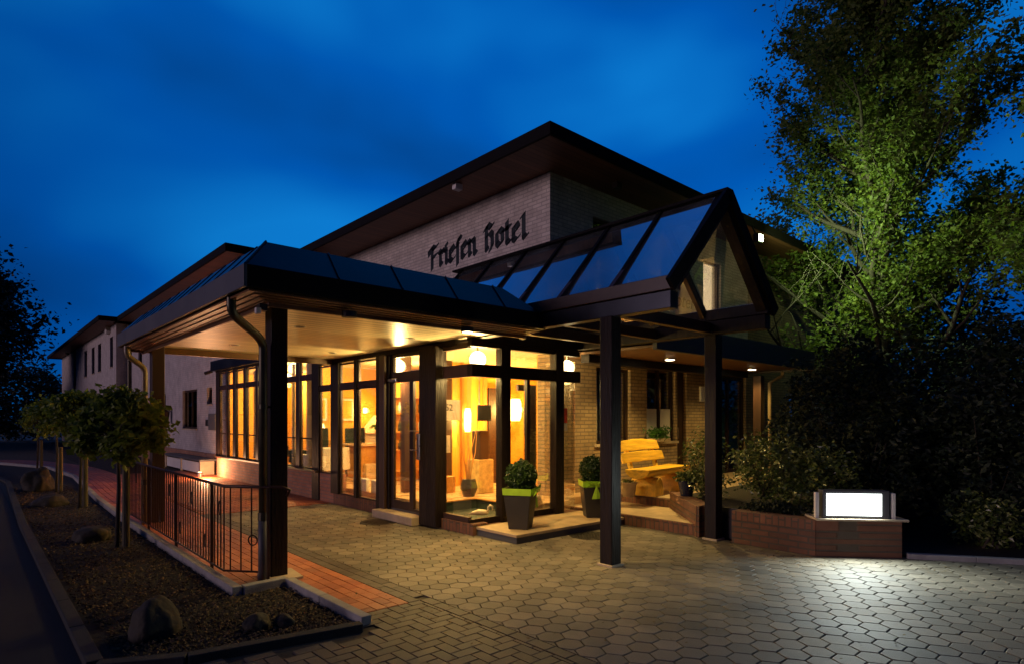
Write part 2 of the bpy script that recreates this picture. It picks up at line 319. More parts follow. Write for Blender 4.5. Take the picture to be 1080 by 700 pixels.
M = dict(
 brick_up=brick_mat('cream facing brick', (.70, .65, .60), (.60, .54, .49), (.44, .41, .38), .24, .07),
 brick_lo=brick_mat('yellow facing brick', (.40, .29, .16), (.30, .21, .115), (.18, .14, .10), .24, .07),
 plaster=brick_mat('whitewashed brick wall', (.54, .50, .50), (.50, .46, .46), (.42, .40, .39), .24, .07, .008, .25),
 sandstone=pm('mottled sandstone', (.50, .34, .12), .85, .35, 14, .6, 60),
 plinth=brick_mat('salmon brick plinth', (.44, .20, .115), (.34, .145, .085), (.24, .17, .13), .24, .07),
 plinthv=brick_mat('dark upright brick course', (.24, .105, .06), (.17, .075, .045), (.10, .075, .055), .26, .08, .01, .6, True),
 planter=brick_mat('brown planter brick', (.19, .085, .050), (.13, .062, .040), (.09, .07, .055), .24, .075, .012, .8),
 timber=pm('dark stained timber', (.015, .009, .007), .5, .6, 6, .8, 40, stretch=(1, 1, .15), spec=.2),
 timber2=pm('brown stained timber', (.048, .020, .010), .48, .3, 3, .25, 30, stretch=(1, 1, .15)),
 frame=pm('dark brown window frame', (.034, .016, .009), .4, .25, 4, .1, 40),
 soffit=pm('brown soffit board', (.15, .070, .028), .4, .25, 3, .2, 25),
 darksoffit=plank_mat('dark eaves boarding', (.17, .065, .026), .12, 1, .55, .05, .2, .4, 0),
 ceil=plank_mat('varnished pine ceiling', (.84, .70, .44), .15, 1, .38, .07, .12, .35, 0),
 zinc=pm('dark zinc sheet', (.035, .04, .05), .36, .3, 1.5, .05, 20, metal=.8, dirt=.3),
 fascia=pm('slate grey fascia', (.085, .086, .095), .55, .2, 1.2, .06, 20, dirt=.3),
 fasciad=pm('brown black fascia', (.005, .0035, .003), .7, .25, 2, .1, 25, spec=.12),
 copper=pm('weathered copper pipe', (.075, .065, .038), .40, .35, 4, .12, 20, metal=.6),
 zincpipe=pm('tan painted rain pipe', (.26, .19, .10), .4, .2, 4, .1, 20),
 iron=pm('rusty wrought iron', (.050, .024, .015), .45, .3, 10, .3, 60, metal=.5),
 stone=pm('light stone slab', (.50, .40, .28), .6, .2, 4, .35, 50, dirt=.35),
 tread=pm('sandy terrace slab', (.52, .38, .22), .62, .22, 4, .35, 60, dirt=.4),
 kerb=pm('concrete kerb', (.34, .33, .31), .8, .2, 6, .5, 90, dirt=.4), shadekerb=pm('kerb in painted shade', (.03, .032, .03), .9, .3, 6, .6, 90, dirt=.6),  # second kerb is a darker copy, corner darkening painted into its colour
 asphalt=pm('dark asphalt', (.012, .012, .013), .9, .3, 30, .6, 200, dirt=.3),
 sand=pm('dark jointing sand', (.065, .055, .038), .95, .3, 40, .5, 200),
 soil=pm('bark mulch soil', (.014, .011, .008), .95, .5, 25, .8, 60),
 grass=pm('dark lawn ground', (.020, .028, .012), .95, .4, 10, .8, 50),
 hexp=paver_mat('grey hexagon paver', (.155, .135, .098), (.26, .225, .165), .74),
 rectp=paver_mat('grey block paver', (.075, .062, .048), (.125, .105, .082), .68),
 redp=paver_mat('red clinker paver', (.34, .085, .035), (.52, .16, .06), .6),
 glass=glass_mat('window glass', (.97, .96, .93), .55),
 dglass=glass_mat('dark window glass', (.25, .27, .3), 1.0, .03),
 sglass=coated_glass('sky reflecting roof glass', (.80, .84, .88), (.92, 1.0, 1.0), .03, 1.5, 1.7),
 orange=pm('orange lobby wall', (.84, .44, .07), .7, .07, 1.5, .05, 40),
 orange2=plank_mat('orange wood panelling', (.82, .42, .06), .42, 0, .45, .012, .06, .5, 2),
 iceil=pm('cream lobby ceiling', (.80, .62, .42), .7, .05, 2, .05, 40),
 ifloor=pm('tan tile floor', (.62, .42, .22), .28, .12, 3, .05, 40),
 white=pm('white painted surface', (.72, .69, .64), .55, .06, 4, .05, 40),
 wood=pm('golden varnished log wood', (.78, .44, .03), .42, .38, 3.5, .5, 30, stretch=(.35, 3, 6)),
 woodend=pm('log end grain', (.82, .50, .06), .5, .25, 14, .2, 60),
 honey=pm('honey coloured joinery', (.55, .26, .06), .35, .15, 3, .1, 25),
 pot=pm('anthracite planter', (.030, .026, .024), .55, .15, 8, .12, 80),
 bluepot=pm('blue glazed pot', (.010, .018, .055), .2, .2, 5, .05, 40, coat=.5),
 whitepot=pm('pale clay pot', (.50, .38, .24), .6, .15, 8, .25, 60),
 ribbon=pm('lime green ribbon', (.36, .62, .03), .45, .1, 10, .08, 60),
 box_leaf=leaf_mat('boxwood leaves', (.012, .030, .006), (.030, .070, .012), (.060, .11, .02), .35, .15),
 tree_leaf=leaf_mat('tree leaves', (.055, .09, .014), (.10, .145, .020), (.19, .22, .03), .7, .5),
 maple_leaf=leaf_mat('maple leaves', (.08, .13, .014), (.14, .21, .024), (.26, .30, .04), .6, .4),
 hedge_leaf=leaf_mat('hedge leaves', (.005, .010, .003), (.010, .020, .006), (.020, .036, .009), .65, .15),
 shrub_leaf=leaf_mat('shrub leaves', (.03, .05, .010), (.08, .12, .02), (.34, .36, .12), .3, .2),
 house_leaf=leaf_mat('window plant leaves', (.02, .06, .01), (.05, .15, .02), (.10, .24, .04), .4, .3),
 bark=pm('tree bark', (.045, .036, .026), .9, .4, 8, .9, 30, stretch=(2, 2, .4)),
 stake=pm('peeled wooden stake', (.10, .085, .045), .8, .3, 8, .5, 30, stretch=(2, 2, .3)),
 boulder=pm('field boulder', (.035, .030, .02), .85, .45, 3, .8, 25, dirt=.4),
 letter=pm('dark green letter', (.012, .022, .026), .4, .2, 8, .05, 40, metal=.3),
 black=pm('black plastic', (.012, .011, .010), .4, .2, 8, .05, 40),
 steel=pm('brushed steel', (.55, .54, .52), .3, .1, 20, .1, 80, metal=1.0),
 green=pm('dark green upholstery', (.018, .035, .022), .8, .2, 10, .2, 80),
 cloth=pm('white cloth', (.70, .64, .55), .8, .06, 10, .15, 60),
 ceramic=pm('glazed cream figure', (.62, .50, .32), .35, .12, 10, .1, 40),
 red=pm('red print', (.70, .05, .03), .5, .2, 25, 0, 40),
 paper=pm('printed paper', (.70, .65, .52), .6, .2, 30, 0, 40),
 castiron=pm('cast iron cover', (.040, .034, .028), .6, .35, 30, .8, 60, metal=.5),
 bluewin=pm('blue window film', (.03, .14, .26), .3, .2, 3, 0, 40),
 globe=emit_mat('lamp globe', (1.0, .80, .42), 10),
 glow=emit_mat('wall lamp glow', (1.0, .60, .14), 26),
 glow2=emit_mat('small lamp glow', (1.0, .74, .30), 9),
 down=emit_mat('downlight lens', (1.0, .84, .52), 14),
 boxlight=emit_mat('light box panel', (.93, 1.0, .95), 6.5, .04),
 flood=emit_mat('floodlight lens', (.80, 1.0, .62), 30),
 curtain=emit_mat('lit curtain', (1.0, .66, .34), 3.0, .3, 2),
)
# ------------------------------------------------------------------ SETTING: ground
def struct(o): o['kind'] = 'structure'; return o
g = MB().quad((-250, -250, -.045), (350, -250, -.045), (350, 350, -.045), (-250, 350, -.045))
struct(g.build('ground', M['grass'], org=(0, 0, -.045)))
g = MB().box(-9, .58, -12, 90, -.2, -.012)
struct(g.build('road', M['asphalt']))
g = MB().box(.5, 13.5, -8, 70, -.2, -.014)
struct(g.build('paving_bed', M['sand']))

# hexagon pavers of the forecourt
def in_bed(x, y):   # the raised planter and the shrub bed on the right
    return (x > 7.62 and x - y > 3.25 and y > 2.7) or (x > 8.2 and y < 2.9 and x * .86 + y * .51 > 8.15)
def clip(poly, ax, lim, keep_greater):
    out = []
    for i in range(len(poly)):
        a, b = poly[i], poly[(i + 1) % len(poly)]; ia = (a[ax] >= lim) == keep_greater; ib = (b[ax] >= lim) == keep_greater
        if ia: out.append(a)
        if ia != ib:
            t = (lim - a[ax]) / (b[ax] - a[ax]); out.append((a[0] + (b[0] - a[0]) * t, a[1] + (b[1] - a[1]) * t))
    return out
mb = MB(); Rh = .114; ap = Rh * cos(pi / 6)
ix = -60
for i in range(-3, 84):
    cx = 3.16 + .1 + i * Rh * 1.5
    for j in range(-34, 70):
        cy = j * 2 * ap + (ap if i % 2 else 0)
        if cy > 11.15 or cy < -4.5 or cx > 12.5 or cx < 3.04: continue
        if in_bed(cx, cy): continue
        poly = [(cx + (Rh - .004) * cos(k * pi / 3), cy + (Rh - .004) * sin(k * pi / 3)) for k in range(6)]
        poly = clip(poly, 0, 3.156, True)
        if len(poly) > 2: poly = clip(poly, 1, 11.10, False)
        if len(poly) < 3: continue
        w_ = max(p[0] for p in poly) - min(p[0] for p in poly); h_ = max(p[1] for p in poly) - min(p[1] for p in poly)
        if w_ < .03 or h_ < .03: continue
        mb.paver(poly, 0, random.random() ** 1.3, .004, .009)
struct(mb.build('paved_forecourt', M['hexp'], org=(0, 0, 0)))
# grey block border + herringbone apron
mb = MB()
def brk(x0, x1, y0, y1, z=0, tilt=.006): mb.paver([(x0 + .003, y0 + .003), (x1 - .003, y0 + .003), (x1 - .003, y1 - .003), (x0 + .003, y1 - .003)], z, random.random(), .004, tilt)
y = 4.6
while y < 11.0:
    for k in range(2): brk(2.93 + k * .11, 3.04 + k * .11, y + (.1 if k else 0), y + .2 + (.1 if k else 0), .001)
    y += .2
y = -6
while y < 4.5:                       # border line between herringbone and hexagons
    brk(3.04, 3.15, y, y + .2, .001); y += .2
L = .2; Wd = .1
for a in range(-46, 40):
    for b in range(-40, 52):
        x = a * Wd + 0; yy = b * Wd
        k = (a - b) % 4
        if k == 0: x0, x1, y0, y1 = x, x + L, yy, yy + Wd
        elif k == 2: x0, x1, y0, y1 = x, x + Wd, yy - Wd, yy + Wd
        else: continue
        if x0 > 3.0 or x0 < -2.5 or y0 > 4.53 or y0 < -4: continue
        x1 = min(x1, 3.036); y1 = min(y1, 4.594)
        if x1 - x0 < .02 or y1 - y0 < .02: continue
        if x0 < 2.30 and y1 > 4.21 + max(0, (2.09 - x0)) * .26 - .05: continue
        if x0 < .8 and yy > 3.4: continue
        brk(x0, x1, y0, y1)
struct(mb.build('block_paving', M['rectp'], org=(0, 0, 0)))
# red clinker path, runs along the canopy and round behind the bed
mb = MB()
x = 1.95
for c in range(9):
    x0 = 1.96 + c * .1075
    y = 4.6 if x0 > 2.38 else 6.02
    if c % 2: brk(x0, x0 + .1075, y, y + .105, .002, .004); y += .105
    while y < 11.1:
        brk(x0, x0 + .1075, y, y + .21, .002, .004); y += .21
def path_pt(t):      # far part of the path: from (2.45,11.1) curving to the left
    pts = [(2.45, 11.1), (2.55, 15.5), (2.75, 20.5), (2.45, 26), (.8, 31), (-4, 34), (-10, 35)]
    n = len(pts) - 1; t = max(0, min(.9999, t)) * n; i = int(t); f = t - i
    P = [Vector(pts[max(0, min(n, i + d))]) for d in (-1, 0, 1, 2)]
    return .5 * ((2 * P[1]) + (-P[0] + P[2]) * f + (2 * P[0] - 5 * P[1] + 4 * P[2] - P[3]) * f * f + (-P[0] + 3 * P[1] - 3 * P[2] + P[3]) * f ** 3)
N = 200
for i in range(N):
    a = path_pt(i / N); b = path_pt((i + 1) / N); d = (b - a).normalized(); nrm = Vector((d.y, -d.x))
    for c in range(9):
        o0 = -.5 + c * .11; o1 = o0 + .105
        q = [a + nrm * o0, a + nrm * o1, b + nrm * o1, b + nrm * o0]
        mb.paver([(v.x, v.y) for v in q], .002, random.random(), .004, .003)
y = 11.12
while y < 21:                         # red paving up to the lobby plinth
    x = 2.98 + (.1 if int(round(y / .1)) % 2 else 0)
    while x < 5.2:
        brk(x, x + .2, y, y + .1, .002, .004); x += .2
    y += .1
struct(mb.build('clinker_path', M['redp'], org=(0, 0, 0)))
# far paving between path and building
struct(MB().box(3.0, 5.6, 21, 60, -.1, -.004).build('far_yard', M['asphalt']))

# kerbs round the gravel bed
mb = MB()
def kerb(pts, w=.09, z0=-.1, z1=.07):
    for p, q in zip(pts[:-1], pts[1:]):
        p = Vector((*p, 0)); q = Vector((*q, 0)); d = (q - p); n = max(1, round(d.length / .95))
        for i in range(n):
            a = p + d * i / n + d.normalized() * .003; b = p + d * (i + 1) / n - d.normalized() * .003
            mb.bar((a.x, a.y, (z0 + z1) / 2), (b.x, b.y, (z0 + z1) / 2), w, z1 - z0)
kerb([(1.87, 5.90), (1.86, 8.5), (1.87, 11.5), (1.93, 14.5), (2.08, 18), (2.2, 20.7), (1.98, 25), (.7, 29), (-3, 31.6), (-8, 33)])
kerb([(1.92, 5.92), (2.36, 5.95)]); kerb([(2.36, 5.90), (2.36, 4.33)])
o = mb.build('kerb', M['kerb'], bevel=.008); struct(o); mb = MB()
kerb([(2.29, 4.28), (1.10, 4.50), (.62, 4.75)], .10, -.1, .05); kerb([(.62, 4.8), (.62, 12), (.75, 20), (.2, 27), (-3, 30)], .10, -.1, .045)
o = mb.build('kerb', M['shadekerb'], bevel=.008); struct(o)
mb = MB().prism([(.66, 4.80), (1.12, 4.55), (2.31, 4.33), (2.31, 5.90), (1.82, 5.86), (1.82, 11.5), (1.88, 14.5), (2.03, 18), (2.1, 20.7), (1.9, 25), (.6, 28.6), (-3, 31), (-3, 30), (.1, 26.5), (.68, 20), (.66, 12)], -.2, -.01)
struct(mb.build('bed_soil', M['soil'], org=(1.2, 9, -.2)))
# bark chips and gravel lying on the bed
mb = MB(); rng = random.Random(3)
def bed_in(x, y):
    if y < 5.85: return .75 < x < 2.30 and y > 4.62 - max(0, x - 1.1) * .22
    return .70 < x < 1.80
for i in range(15000):
    y = 4.4 + (rng.random() ** 1.9) * 14; x = rng.uniform(.7, 2.3)
    if not bed_in(x, y): continue
    s = rng.uniform(.008, .024); a = rng.uniform(0, pi); z = rng.uniform(-.006, .016)
    t = Vector((cos(a), sin(a), rng.uniform(-.4, .4))) * s; u = Vector((-sin(a), cos(a), rng.uniform(-.5, .5))) * s * rng.uniform(.4, .9)
    c = Vector((x, y, z)); h = Vector((0, 0, s * .5))
    vs = [c + t, c + u, c - t, c - u, c + h, c - h]
    mb.add(vs, [(0, 1, 4), (1, 2, 4), (2, 3, 4), (3, 0, 4)], None)
    mb.c += [rng.random() ** 2] * 4
o = mb.build('bark_mulch', paver_mat('bark chips', (.014, .010, .006), (.20, .13, .055), .85), org=(1.2, 8, 0)); o['kind'] = 'stuff'
tag(o, 'brown bark chips and gravel covering the planted bed', 'mulch')

# fallen debris on paving joint lines (moss) : skip

mb = MB(); rng = random.Random(17)
for k in range(420):
    q = rng.random()
    if q < .35: x, y = rng.uniform(7.1, 7.5) - rng.random() ** 3 * 1.5, rng.uniform(2.6, 4.6)
    elif q < .55: x, y = rng.uniform(2.4, 3.2), rng.uniform(3.2, 5.5)
    elif q < .75: t = rng.random(); x, y = 7.4 + .9 * t + rng.gauss(-.15, .2), 2.9 - 1.6 * t + rng.gauss(0, .15)
    else: x, y = rng.uniform(3.2, 8), rng.uniform(0.5, 5.5)
    s_ = rng.uniform(.008, .022); a = rng.uniform(0, pi * 2); t_ = Vector((cos(a), sin(a), rng.uniform(-.2, .3))) * s_; u_ = Vector((-sin(a), cos(a), rng.uniform(-.2, .3))) * s_ * .5; c = Vector((x, y, .008))
    mb.add([c + t_, c + u_, c - t_, c - u_], [(0, 1, 2, 3)])
o = mb.build('leaf_litter', leaf_mat('dry fallen leaves', (.03, .02, .01), (.09, .06, .02), (.20, .14, .05), .8, .1), org=(6, 3, 0)); tag(o, 'dry fallen leaves and bud scales scattered over the paving', 'leaf litter', kind='stuff')
# ------------------------------------------------------------------ HOTEL BUILDING
XW = 5.27      # lobby window wall
YW = 7.40      # wall facing the camera side (porch side)
hotel = thing('hotel_building', 'brick hotel with dark overhanging roofs, glazed lobby and blue-hour facade', 'hotel', (7.6, 7.4, 0))
def P(name, mb_, m, par=None, **k): return mb_.build(name, M[m], par or hotel, **k)
# upper storey walls
mb = MB(); mb.box(7.63, 7.93, 7.4, 17.3, 2.95, 6.02)
P('wall', mb, 'brick_up')
mb = MB()                       # wall over the porch with openings (upper storey), y = 7.4
def wall_y(mb, x0, x1, z0, z1, holes, y=YW, t=.3):
    xs = sorted({x0, x1, *[h[0] for h in holes], *[h[1] for h in holes]}); 
    for a, b in zip(xs[:-1], xs[1:]):
        hs = sorted([(h[2], h[3]) for h in holes if h[0] <= a + 1e-6 and h[1] >= b - 1e-6]); z = z0
        for h0, h1 in hs:
            if h0 > z: mb.box(a, b, y, y + t, z, h0)
            z = h1
        if z < z1: mb.box(a, b, y, y + t, z, z1)
wall_y(mb, 7.93, 15.0, 2.95, 6.02, [(8.8, 9.7, 4.5, 5.5), (12.8, 13.62, 4.15, 5.40)])
P('wall', mb, 'brick_up')
mb = MB(); wall_y(mb, 15.0, 26, 0, 6.02, [(17.5, 18.4, 1.1, 2.4)]); P('wall', mb, 'brick_lo')
mb = MB()
wall_y(mb, 7.62, 15.0, 0, 2.95, [(8.9, 9.98, 1.16, 2.64), (10.54, 11.62, 1.16, 2.75), (11.70, 12.07, .3, 2.75), (13.35, 14.9, .3, 2.70)])
P('wall', mb, 'brick_lo')
# volume two (middle wing) and volume three (far wing)
def wall_x(mb, x, y0, y1, z0, z1, holes, t=.3):
    ys = sorted({y0, y1, *[h[0] for h in holes], *[h[1] for h in holes]})
    for a, b in zip(ys[:-1], ys[1:]):
        hs = sorted([(h[2], h[3]) for h in holes if h[0] <= a + 1e-6 and h[1] >= b - 1e-6]); z = z0
        for h0, h1 in hs:
            if h0 > z: mb.box(x, x + t, a, b, z, h0)
            z = h1
        if z < z1: mb.box(x, x + t, a, b, z, z1)
holes2 = [(21.5, 23.3, 1.31, 2.62), (19.85, 20.4, 2.1, 2.62), (25.7, 26.6, 1.4, 2.6), (29.9, 30.7, 4.0, 4.75)]
mb = MB(); wall_x(mb, 5.55, 18.42, 32.5, .58, 6.0, holes2); mb.box(5.55, 5.85, 17.3, 18.42, 3.2, 6.0); mb.box(5.85, 7.63, 17.0, 17.3, 3.2, 6.0); P('wall', mb, 'plaster')
mb = MB(); mb.box(5.50, 5.85, 18.3, 32.5, 0, .578); P('plinth', mb, 'plinth')
holes3 = [(33.3, 34.1, 4.08, 5.5), (36.7, 37.7, 4.06, 5.5), (38.85, 39.85, 4.08, 5.5), (41.6, 42.7, 4.05, 5.55)]
mb = MB(); wall_x(mb, 5.0, 32.8, 54, 0, 6.0, holes3); P('wall', mb, 'plaster')
mb = MB().box(5.0, 7.6, 32.5, 32.8, 0, 6.0).box(7.3, 7.6, 17.3, 32.5, 0, 6.0); P('wall', mb, 'plaster')
def window_x(x, y0, y1, z0, z1, glass='dglass', mull=1, fw=.06, mat='frame'):
    mb = MB(); t0, t1 = x + .07, x + .14
    mb.box(t0, t1, y0, y0 + fw, z0, z1).box(t0, t1, y1 - fw, y1, z0, z1).box(t0, t1, y0 + fw, y1 - fw, z0, z0 + fw).box(t0, t1, y0 + fw, y1 - fw, z1 - fw, z1)
    for k in range(mull):
        c = y0 + (y1 - y0) * (k + 1) / (mull + 1); mb.box(t0 + .002, t1 - .002, c - fw / 2, c + fw / 2, z0 + fw, z1 - fw)
    w = P('window', mb, mat)
    MB().box(x + .10, x + .11, y0 + fw, y1 - fw, z0 + fw, z1 - fw).build('pane', M[glass], w)
    MB().box(x - .03, x + .07, y0 - .03, y1 + .03, z0 - .04, z0).build('sill', M['stone'], w)
    return w
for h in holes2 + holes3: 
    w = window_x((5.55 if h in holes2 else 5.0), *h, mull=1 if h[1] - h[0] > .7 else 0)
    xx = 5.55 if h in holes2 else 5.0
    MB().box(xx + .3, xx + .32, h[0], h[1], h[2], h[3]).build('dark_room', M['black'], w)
# pale curtains behind the window of the middle wing
for yy in (21.75, 22.5): MB().box(5.72, 5.74, yy, yy + .28, 1.4, 2.55).build('curtain', M['white'], hotel)
# upper windows on the porch side
def window_y(y, x0, x1, z0, z1, glass='dglass', mull=1, fw=.06, mat='frame', back='black', sill=True, par=None):
    mb = MB(); t0, t1 = y + .07, y + .14
    mb.box(x0, x0 + fw, t0, t1, z0, z1).box(x1 - fw, x1, t0, t1, z0, z1).box(x0 + fw, x1 - fw, t0, t1, z0, z0 + fw).box(x0 + fw, x1 - fw, t0, t1, z1 - fw, z1)
    for k in range(mull):
        c = x0 + (x1 - x0) * (k + 1) / (mull + 1); mb.box(c - fw / 2, c + fw / 2, t0 + .002, t1 - .002, z0 + fw, z1 - fw)
    w = P('window', mb, mat)
    MB().box(x0 + fw, x1 - fw, y + .10, y + .11, z0 + fw, z1 - fw).build('pane', M[glass], w)
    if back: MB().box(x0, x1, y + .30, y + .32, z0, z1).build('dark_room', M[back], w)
    if sill: MB().box(x0 - .05, x1 + .05, y - .06, y + .07, z0 - .05, z0).build('sill', M['stone'], w)
    return w
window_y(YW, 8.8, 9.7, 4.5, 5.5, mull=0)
window_y(YW, 12.8, 13.62, 4.15, 5.40, 'glass', 0, .05, 'frame', None)
MB().box(12.82, 13.6, YW + .22, YW + .24, 4.15, 5.40).build('curtain', M['curtain'], hotel)
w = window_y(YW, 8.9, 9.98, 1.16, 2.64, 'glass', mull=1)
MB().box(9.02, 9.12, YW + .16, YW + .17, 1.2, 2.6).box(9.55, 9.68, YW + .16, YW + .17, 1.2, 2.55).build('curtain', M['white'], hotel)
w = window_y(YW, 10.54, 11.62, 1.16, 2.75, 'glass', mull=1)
MB().box(10.62, 11.02, YW + .085, YW + .09, 1.24, 1.86).box(11.16, 11.54, YW + .085, YW + .09, 1.24, 1.86).build('window_film', M['white'], hotel)
# dark side door and glazed shop door
mb = MB().box(11.70, 12.07, YW + .08, YW + .13, .3, 2.75); d = P('door', mb, 'frame'); MB().tube([(11.78, YW + .03, 1.2), (11.78, YW + .03, 1.45)], .012, 8).build('handle', M['steel'], d)
w = window_y(YW, 13.35, 14.9, .3, 2.70, 'glass', mull=1, fw=.08, sill=False)
MB().box(13.45, 14.05, YW + .12, YW + .125, .9, 1.80).box(14.2, 14.8, YW + .12, YW + .125, .9, 1.80).build('window_film', M['bluewin'], w)

# --- roofs (hipped, low pitch, wide dark eaves)
def roof(x0, x1, y0, y1, z, fz=.2, ridge=1.0):
    mb = MB(); mb.box(x0, x1, y0, y1, z, z + .035)
    s = P('eaves_boarding', mb, 'darksoffit')
    mb = MB(); t = .05
    mb.box(x0 - t, x0, y0 - t, y1, z - .03, z + fz).box(x0, x1, y0 - t, y0, z - .03, z + fz)
    f = P('fascia', mb, 'fasciad', bevel=.006)
    mb = MB(); zz = z + fz; ins = (x1 - x0) * .5
    a, b, c, d_ = (x0 - .05, y0 - .05, zz), (x1, y0 - .05, zz), (x1, y1, zz), (x0 - .05, y1, zz)
    e, f2 = ((x0 + x1) / 2, y0 + ins, zz + ridge), ((x0 + x1) / 2, y1 - ins * .2, zz + ridge)
    mb.add([a, b, c, d_, e, f2], [(0, 1, 4), (1, 2, 5, 4), (2, 3, 5), (3, 0, 4, 5), (3, 2, 1, 0)])
    P('roof', mb, 'fasciad'); return f
roof(6.62, 27, 6.42, 17.6, 6.02, .17, .5)
roof(4.95, 9, 16.45, 32.6, 6.0, .18, .35)
roof(4.27, 9, 31.75, 55, 6.0, .18, .35)
# gutter bits and small fittings under eaves
for (x, y, z) in ((6.75, 8.95, 5.95), (8.9, 6.9, 5.95)):
    o = MB().box(x - .08, x + .08, y - .06, y + .06, z - .05, z + .06).build('motion_sensor', M['white'] if y > 8 else M['frame'], hotel, bevel=.01)
mb = MB().tube([(4.93, 34.0, 5.9), (4.93, 34.2, 5.75)], .14, 10); P('eaves_lamp', mb, 'white')
for (yy, xx) in ((46.5, 4.95), (32.2, 5.47)):
    P('downpipe', MB().tube([(xx, yy, 0), (xx, yy, 5.95)], .07, 8), 'copper')
# small fittings on the whitewashed wall
P('meter_box', MB().box(5.42, 5.55, 19.1, 19.8, 1.30, 1.80), 'fascia', bevel=.01)
P('socket_box', MB().box(5.5, 5.55, 20.1, 20.4, 1.42, 1.62), 'black', bevel=.01)
# ------------------------------------------------------------------ lobby (ground floor glazing wall X = XW)
mb = MB(); mb.box(XW, XW + .25, 10.95, 18.4, 0, .555); P('plinth', mb, 'plinth')
mb = MB(); mb.box(XW - .02, XW + .25, 9.02, 10.95, 0, .2); P('plinth', mb, 'plinthv')
mb = MB(); mb.box(XW - .02, XW + .25, 6.60, 7.85, 0, .16); mb.box(XW + .23, 7.55, 6.60, 6.85, 0, .118); P('plinth', mb, 'plinthv')
P('sill', MB().box(XW - .09, XW + .1, 11.62, 18.42, .556, .60), 'frame', bevel=.006)
# bay posts
mb = MB()
panesA = [(17.55, 18.05), (16.95, 17.36), (16.12, 16.68), (15.22, 15.86), (14.42, 15.0), (13.62, 14.2), (12.78, 13.40), (11.96, 12.52)]
ws = []
def bay(y0, y1, z0, zt0, zt1, z1, rail=None):
    """timber frame round two lights (lower + transom)"""
    mb = MB(); a, b = XW - .005, XW + .035; fw = .03
    for (p, q) in ((z0, zt0), (zt1, z1)):
        mb.box(a, b, y0, y0 + fw, p, q).box(a, b, y1 - fw, y1, p, q).box(a, b, y0 + fw, y1 - fw, p, p + fw).box(a, b, y0 + fw, y1 - fw, q - fw, q)
    mb.box(a - .015, b + .01, y0, y1, zt0 + .001, zt1 - .001)
    if rail: mb.box(a + .005, a + .03, y0 + fw, y1 - fw, rail, rail + .03)
    w = P('window', mb, 'frame')
    MB().box(XW + .012, XW + .020, y0 + fw, y1 - fw, z0 + fw, zt0 - fw).box(XW + .012, XW + .020, y0 + fw, y1 - fw, zt1 + fw, z1 - fw).build('pane', M['glass'], w)
for y0, y1 in panesA: bay(y0 - .03, y1 + .03, .60, 2.48, 2.55, 2.93, 1.22)
bay(11.06, 11.58, .56, 2.22, 2.29, 2.70)
bay(10.10, 10.70, .20, 2.22, 2.30, 2.70); bay(9.30, 9.98, .20, 2.22, 2.30, 2.70)
# timber posts between the bays
edges = [18.4] + [e for p in panesA for e in (p[1] + .03, p[0] - .03)] + [11.60]
for a, b in zip(edges[0::2], edges[1::2]):
    P('post', MB().box(XW - .03, XW + .05, b, a, .6 if b > 11.7 else .0, 2.95), 'frame' if a - b < .3 else 'timber', bevel=.006)
for a, b in ((10.72, 11.04), (9.99, 10.09), (8.84, 9.28)):
    P('post', MB().box(XW - .04, XW + .06, a, b, .0 if a < 9.9 else .2, 2.72), 'timber', bevel=.008)
P('post', MB().box(XW - .13, XW + .08, 7.36, 7.80, .02, 2.74), 'timber', bevel=.01)
P('post', MB().box(XW - .10, XW + .0, 8.90, 9.06, .12, 2.72), 'timber2', bevel=.01)
# lintels and roof edge
P('lintel', MB().box(XW - .03, XW + .2, 7.0, 11.62, 2.72, 2.94), 'timber')
P('lintel', MB().box(XW - .03, XW + .2, 11.62, 18.42, 2.952, 3.0), 'timber')
mb = MB(); mb.box(5.12, 7.6, 11.35, 18.5, 3.0, 3.28); P('flat_roof', mb, 'zinc', bevel=.01)
mb = MB(); mb.box(XW, 7.6, 6.9, 11.3, 2.96, 3.25); P('flat_roof', mb, 'zinc')
# lobby entrance door in the side wall
mb = MB(); a, b = XW + .0, XW + .05
mb.box(a, b, 8.76, 8.84, .16, 2.72).box(a, b, 7.80, 7.9, .16, 2.72).box(a, b, 7.9, 8.76, 2.25, 2.42).box(a, b, 7.9, 8.76, 2.66, 2.72).box(a, b, 8.16, 8.27, .16, 2.25).box(a, b, 8.27, 8.76, .16, .30).box(a, b, 7.9, 8.16, .16, .2)
d = P('door', mb, 'frame', bevel=.004)
MB().box(XW + .02, XW + .03, 8.27, 8.76, .30, 2.25).box(XW + .02, XW + .03, 7.9, 8.16, .2, 2.25).box(XW + .02, XW + .03, 7.9, 8.76, 2.42, 2.66).build('pane', M['glass'], d)
MB().tube([(XW - .02, 8.21, 1.15), (XW - .02, 7.94, 1.15), (XW - .02, 7.94, 1.45), (XW - .02, 8.21, 1.45)], .012, 8).build('handle', M['steel'], d)
MB().box(XW - .04, XW + .04, 8.62, 8.95, 2.26, 2.32).build('door_closer', M['steel'], d, bevel=.01)
P('intercom', MB().box(XW - .19, XW - .165, 7.70, 7.78, 1.02, 1.42), 'steel', bevel=.006)
P('doorstep', MB().box(5.02, XW + .0, 7.82, 9.04, 0, .13), 'stone', bevel=.012)
P('door_sill', MB().box(XW, XW + .3, 7.80, 9.0, .0, .155), 'fascia')
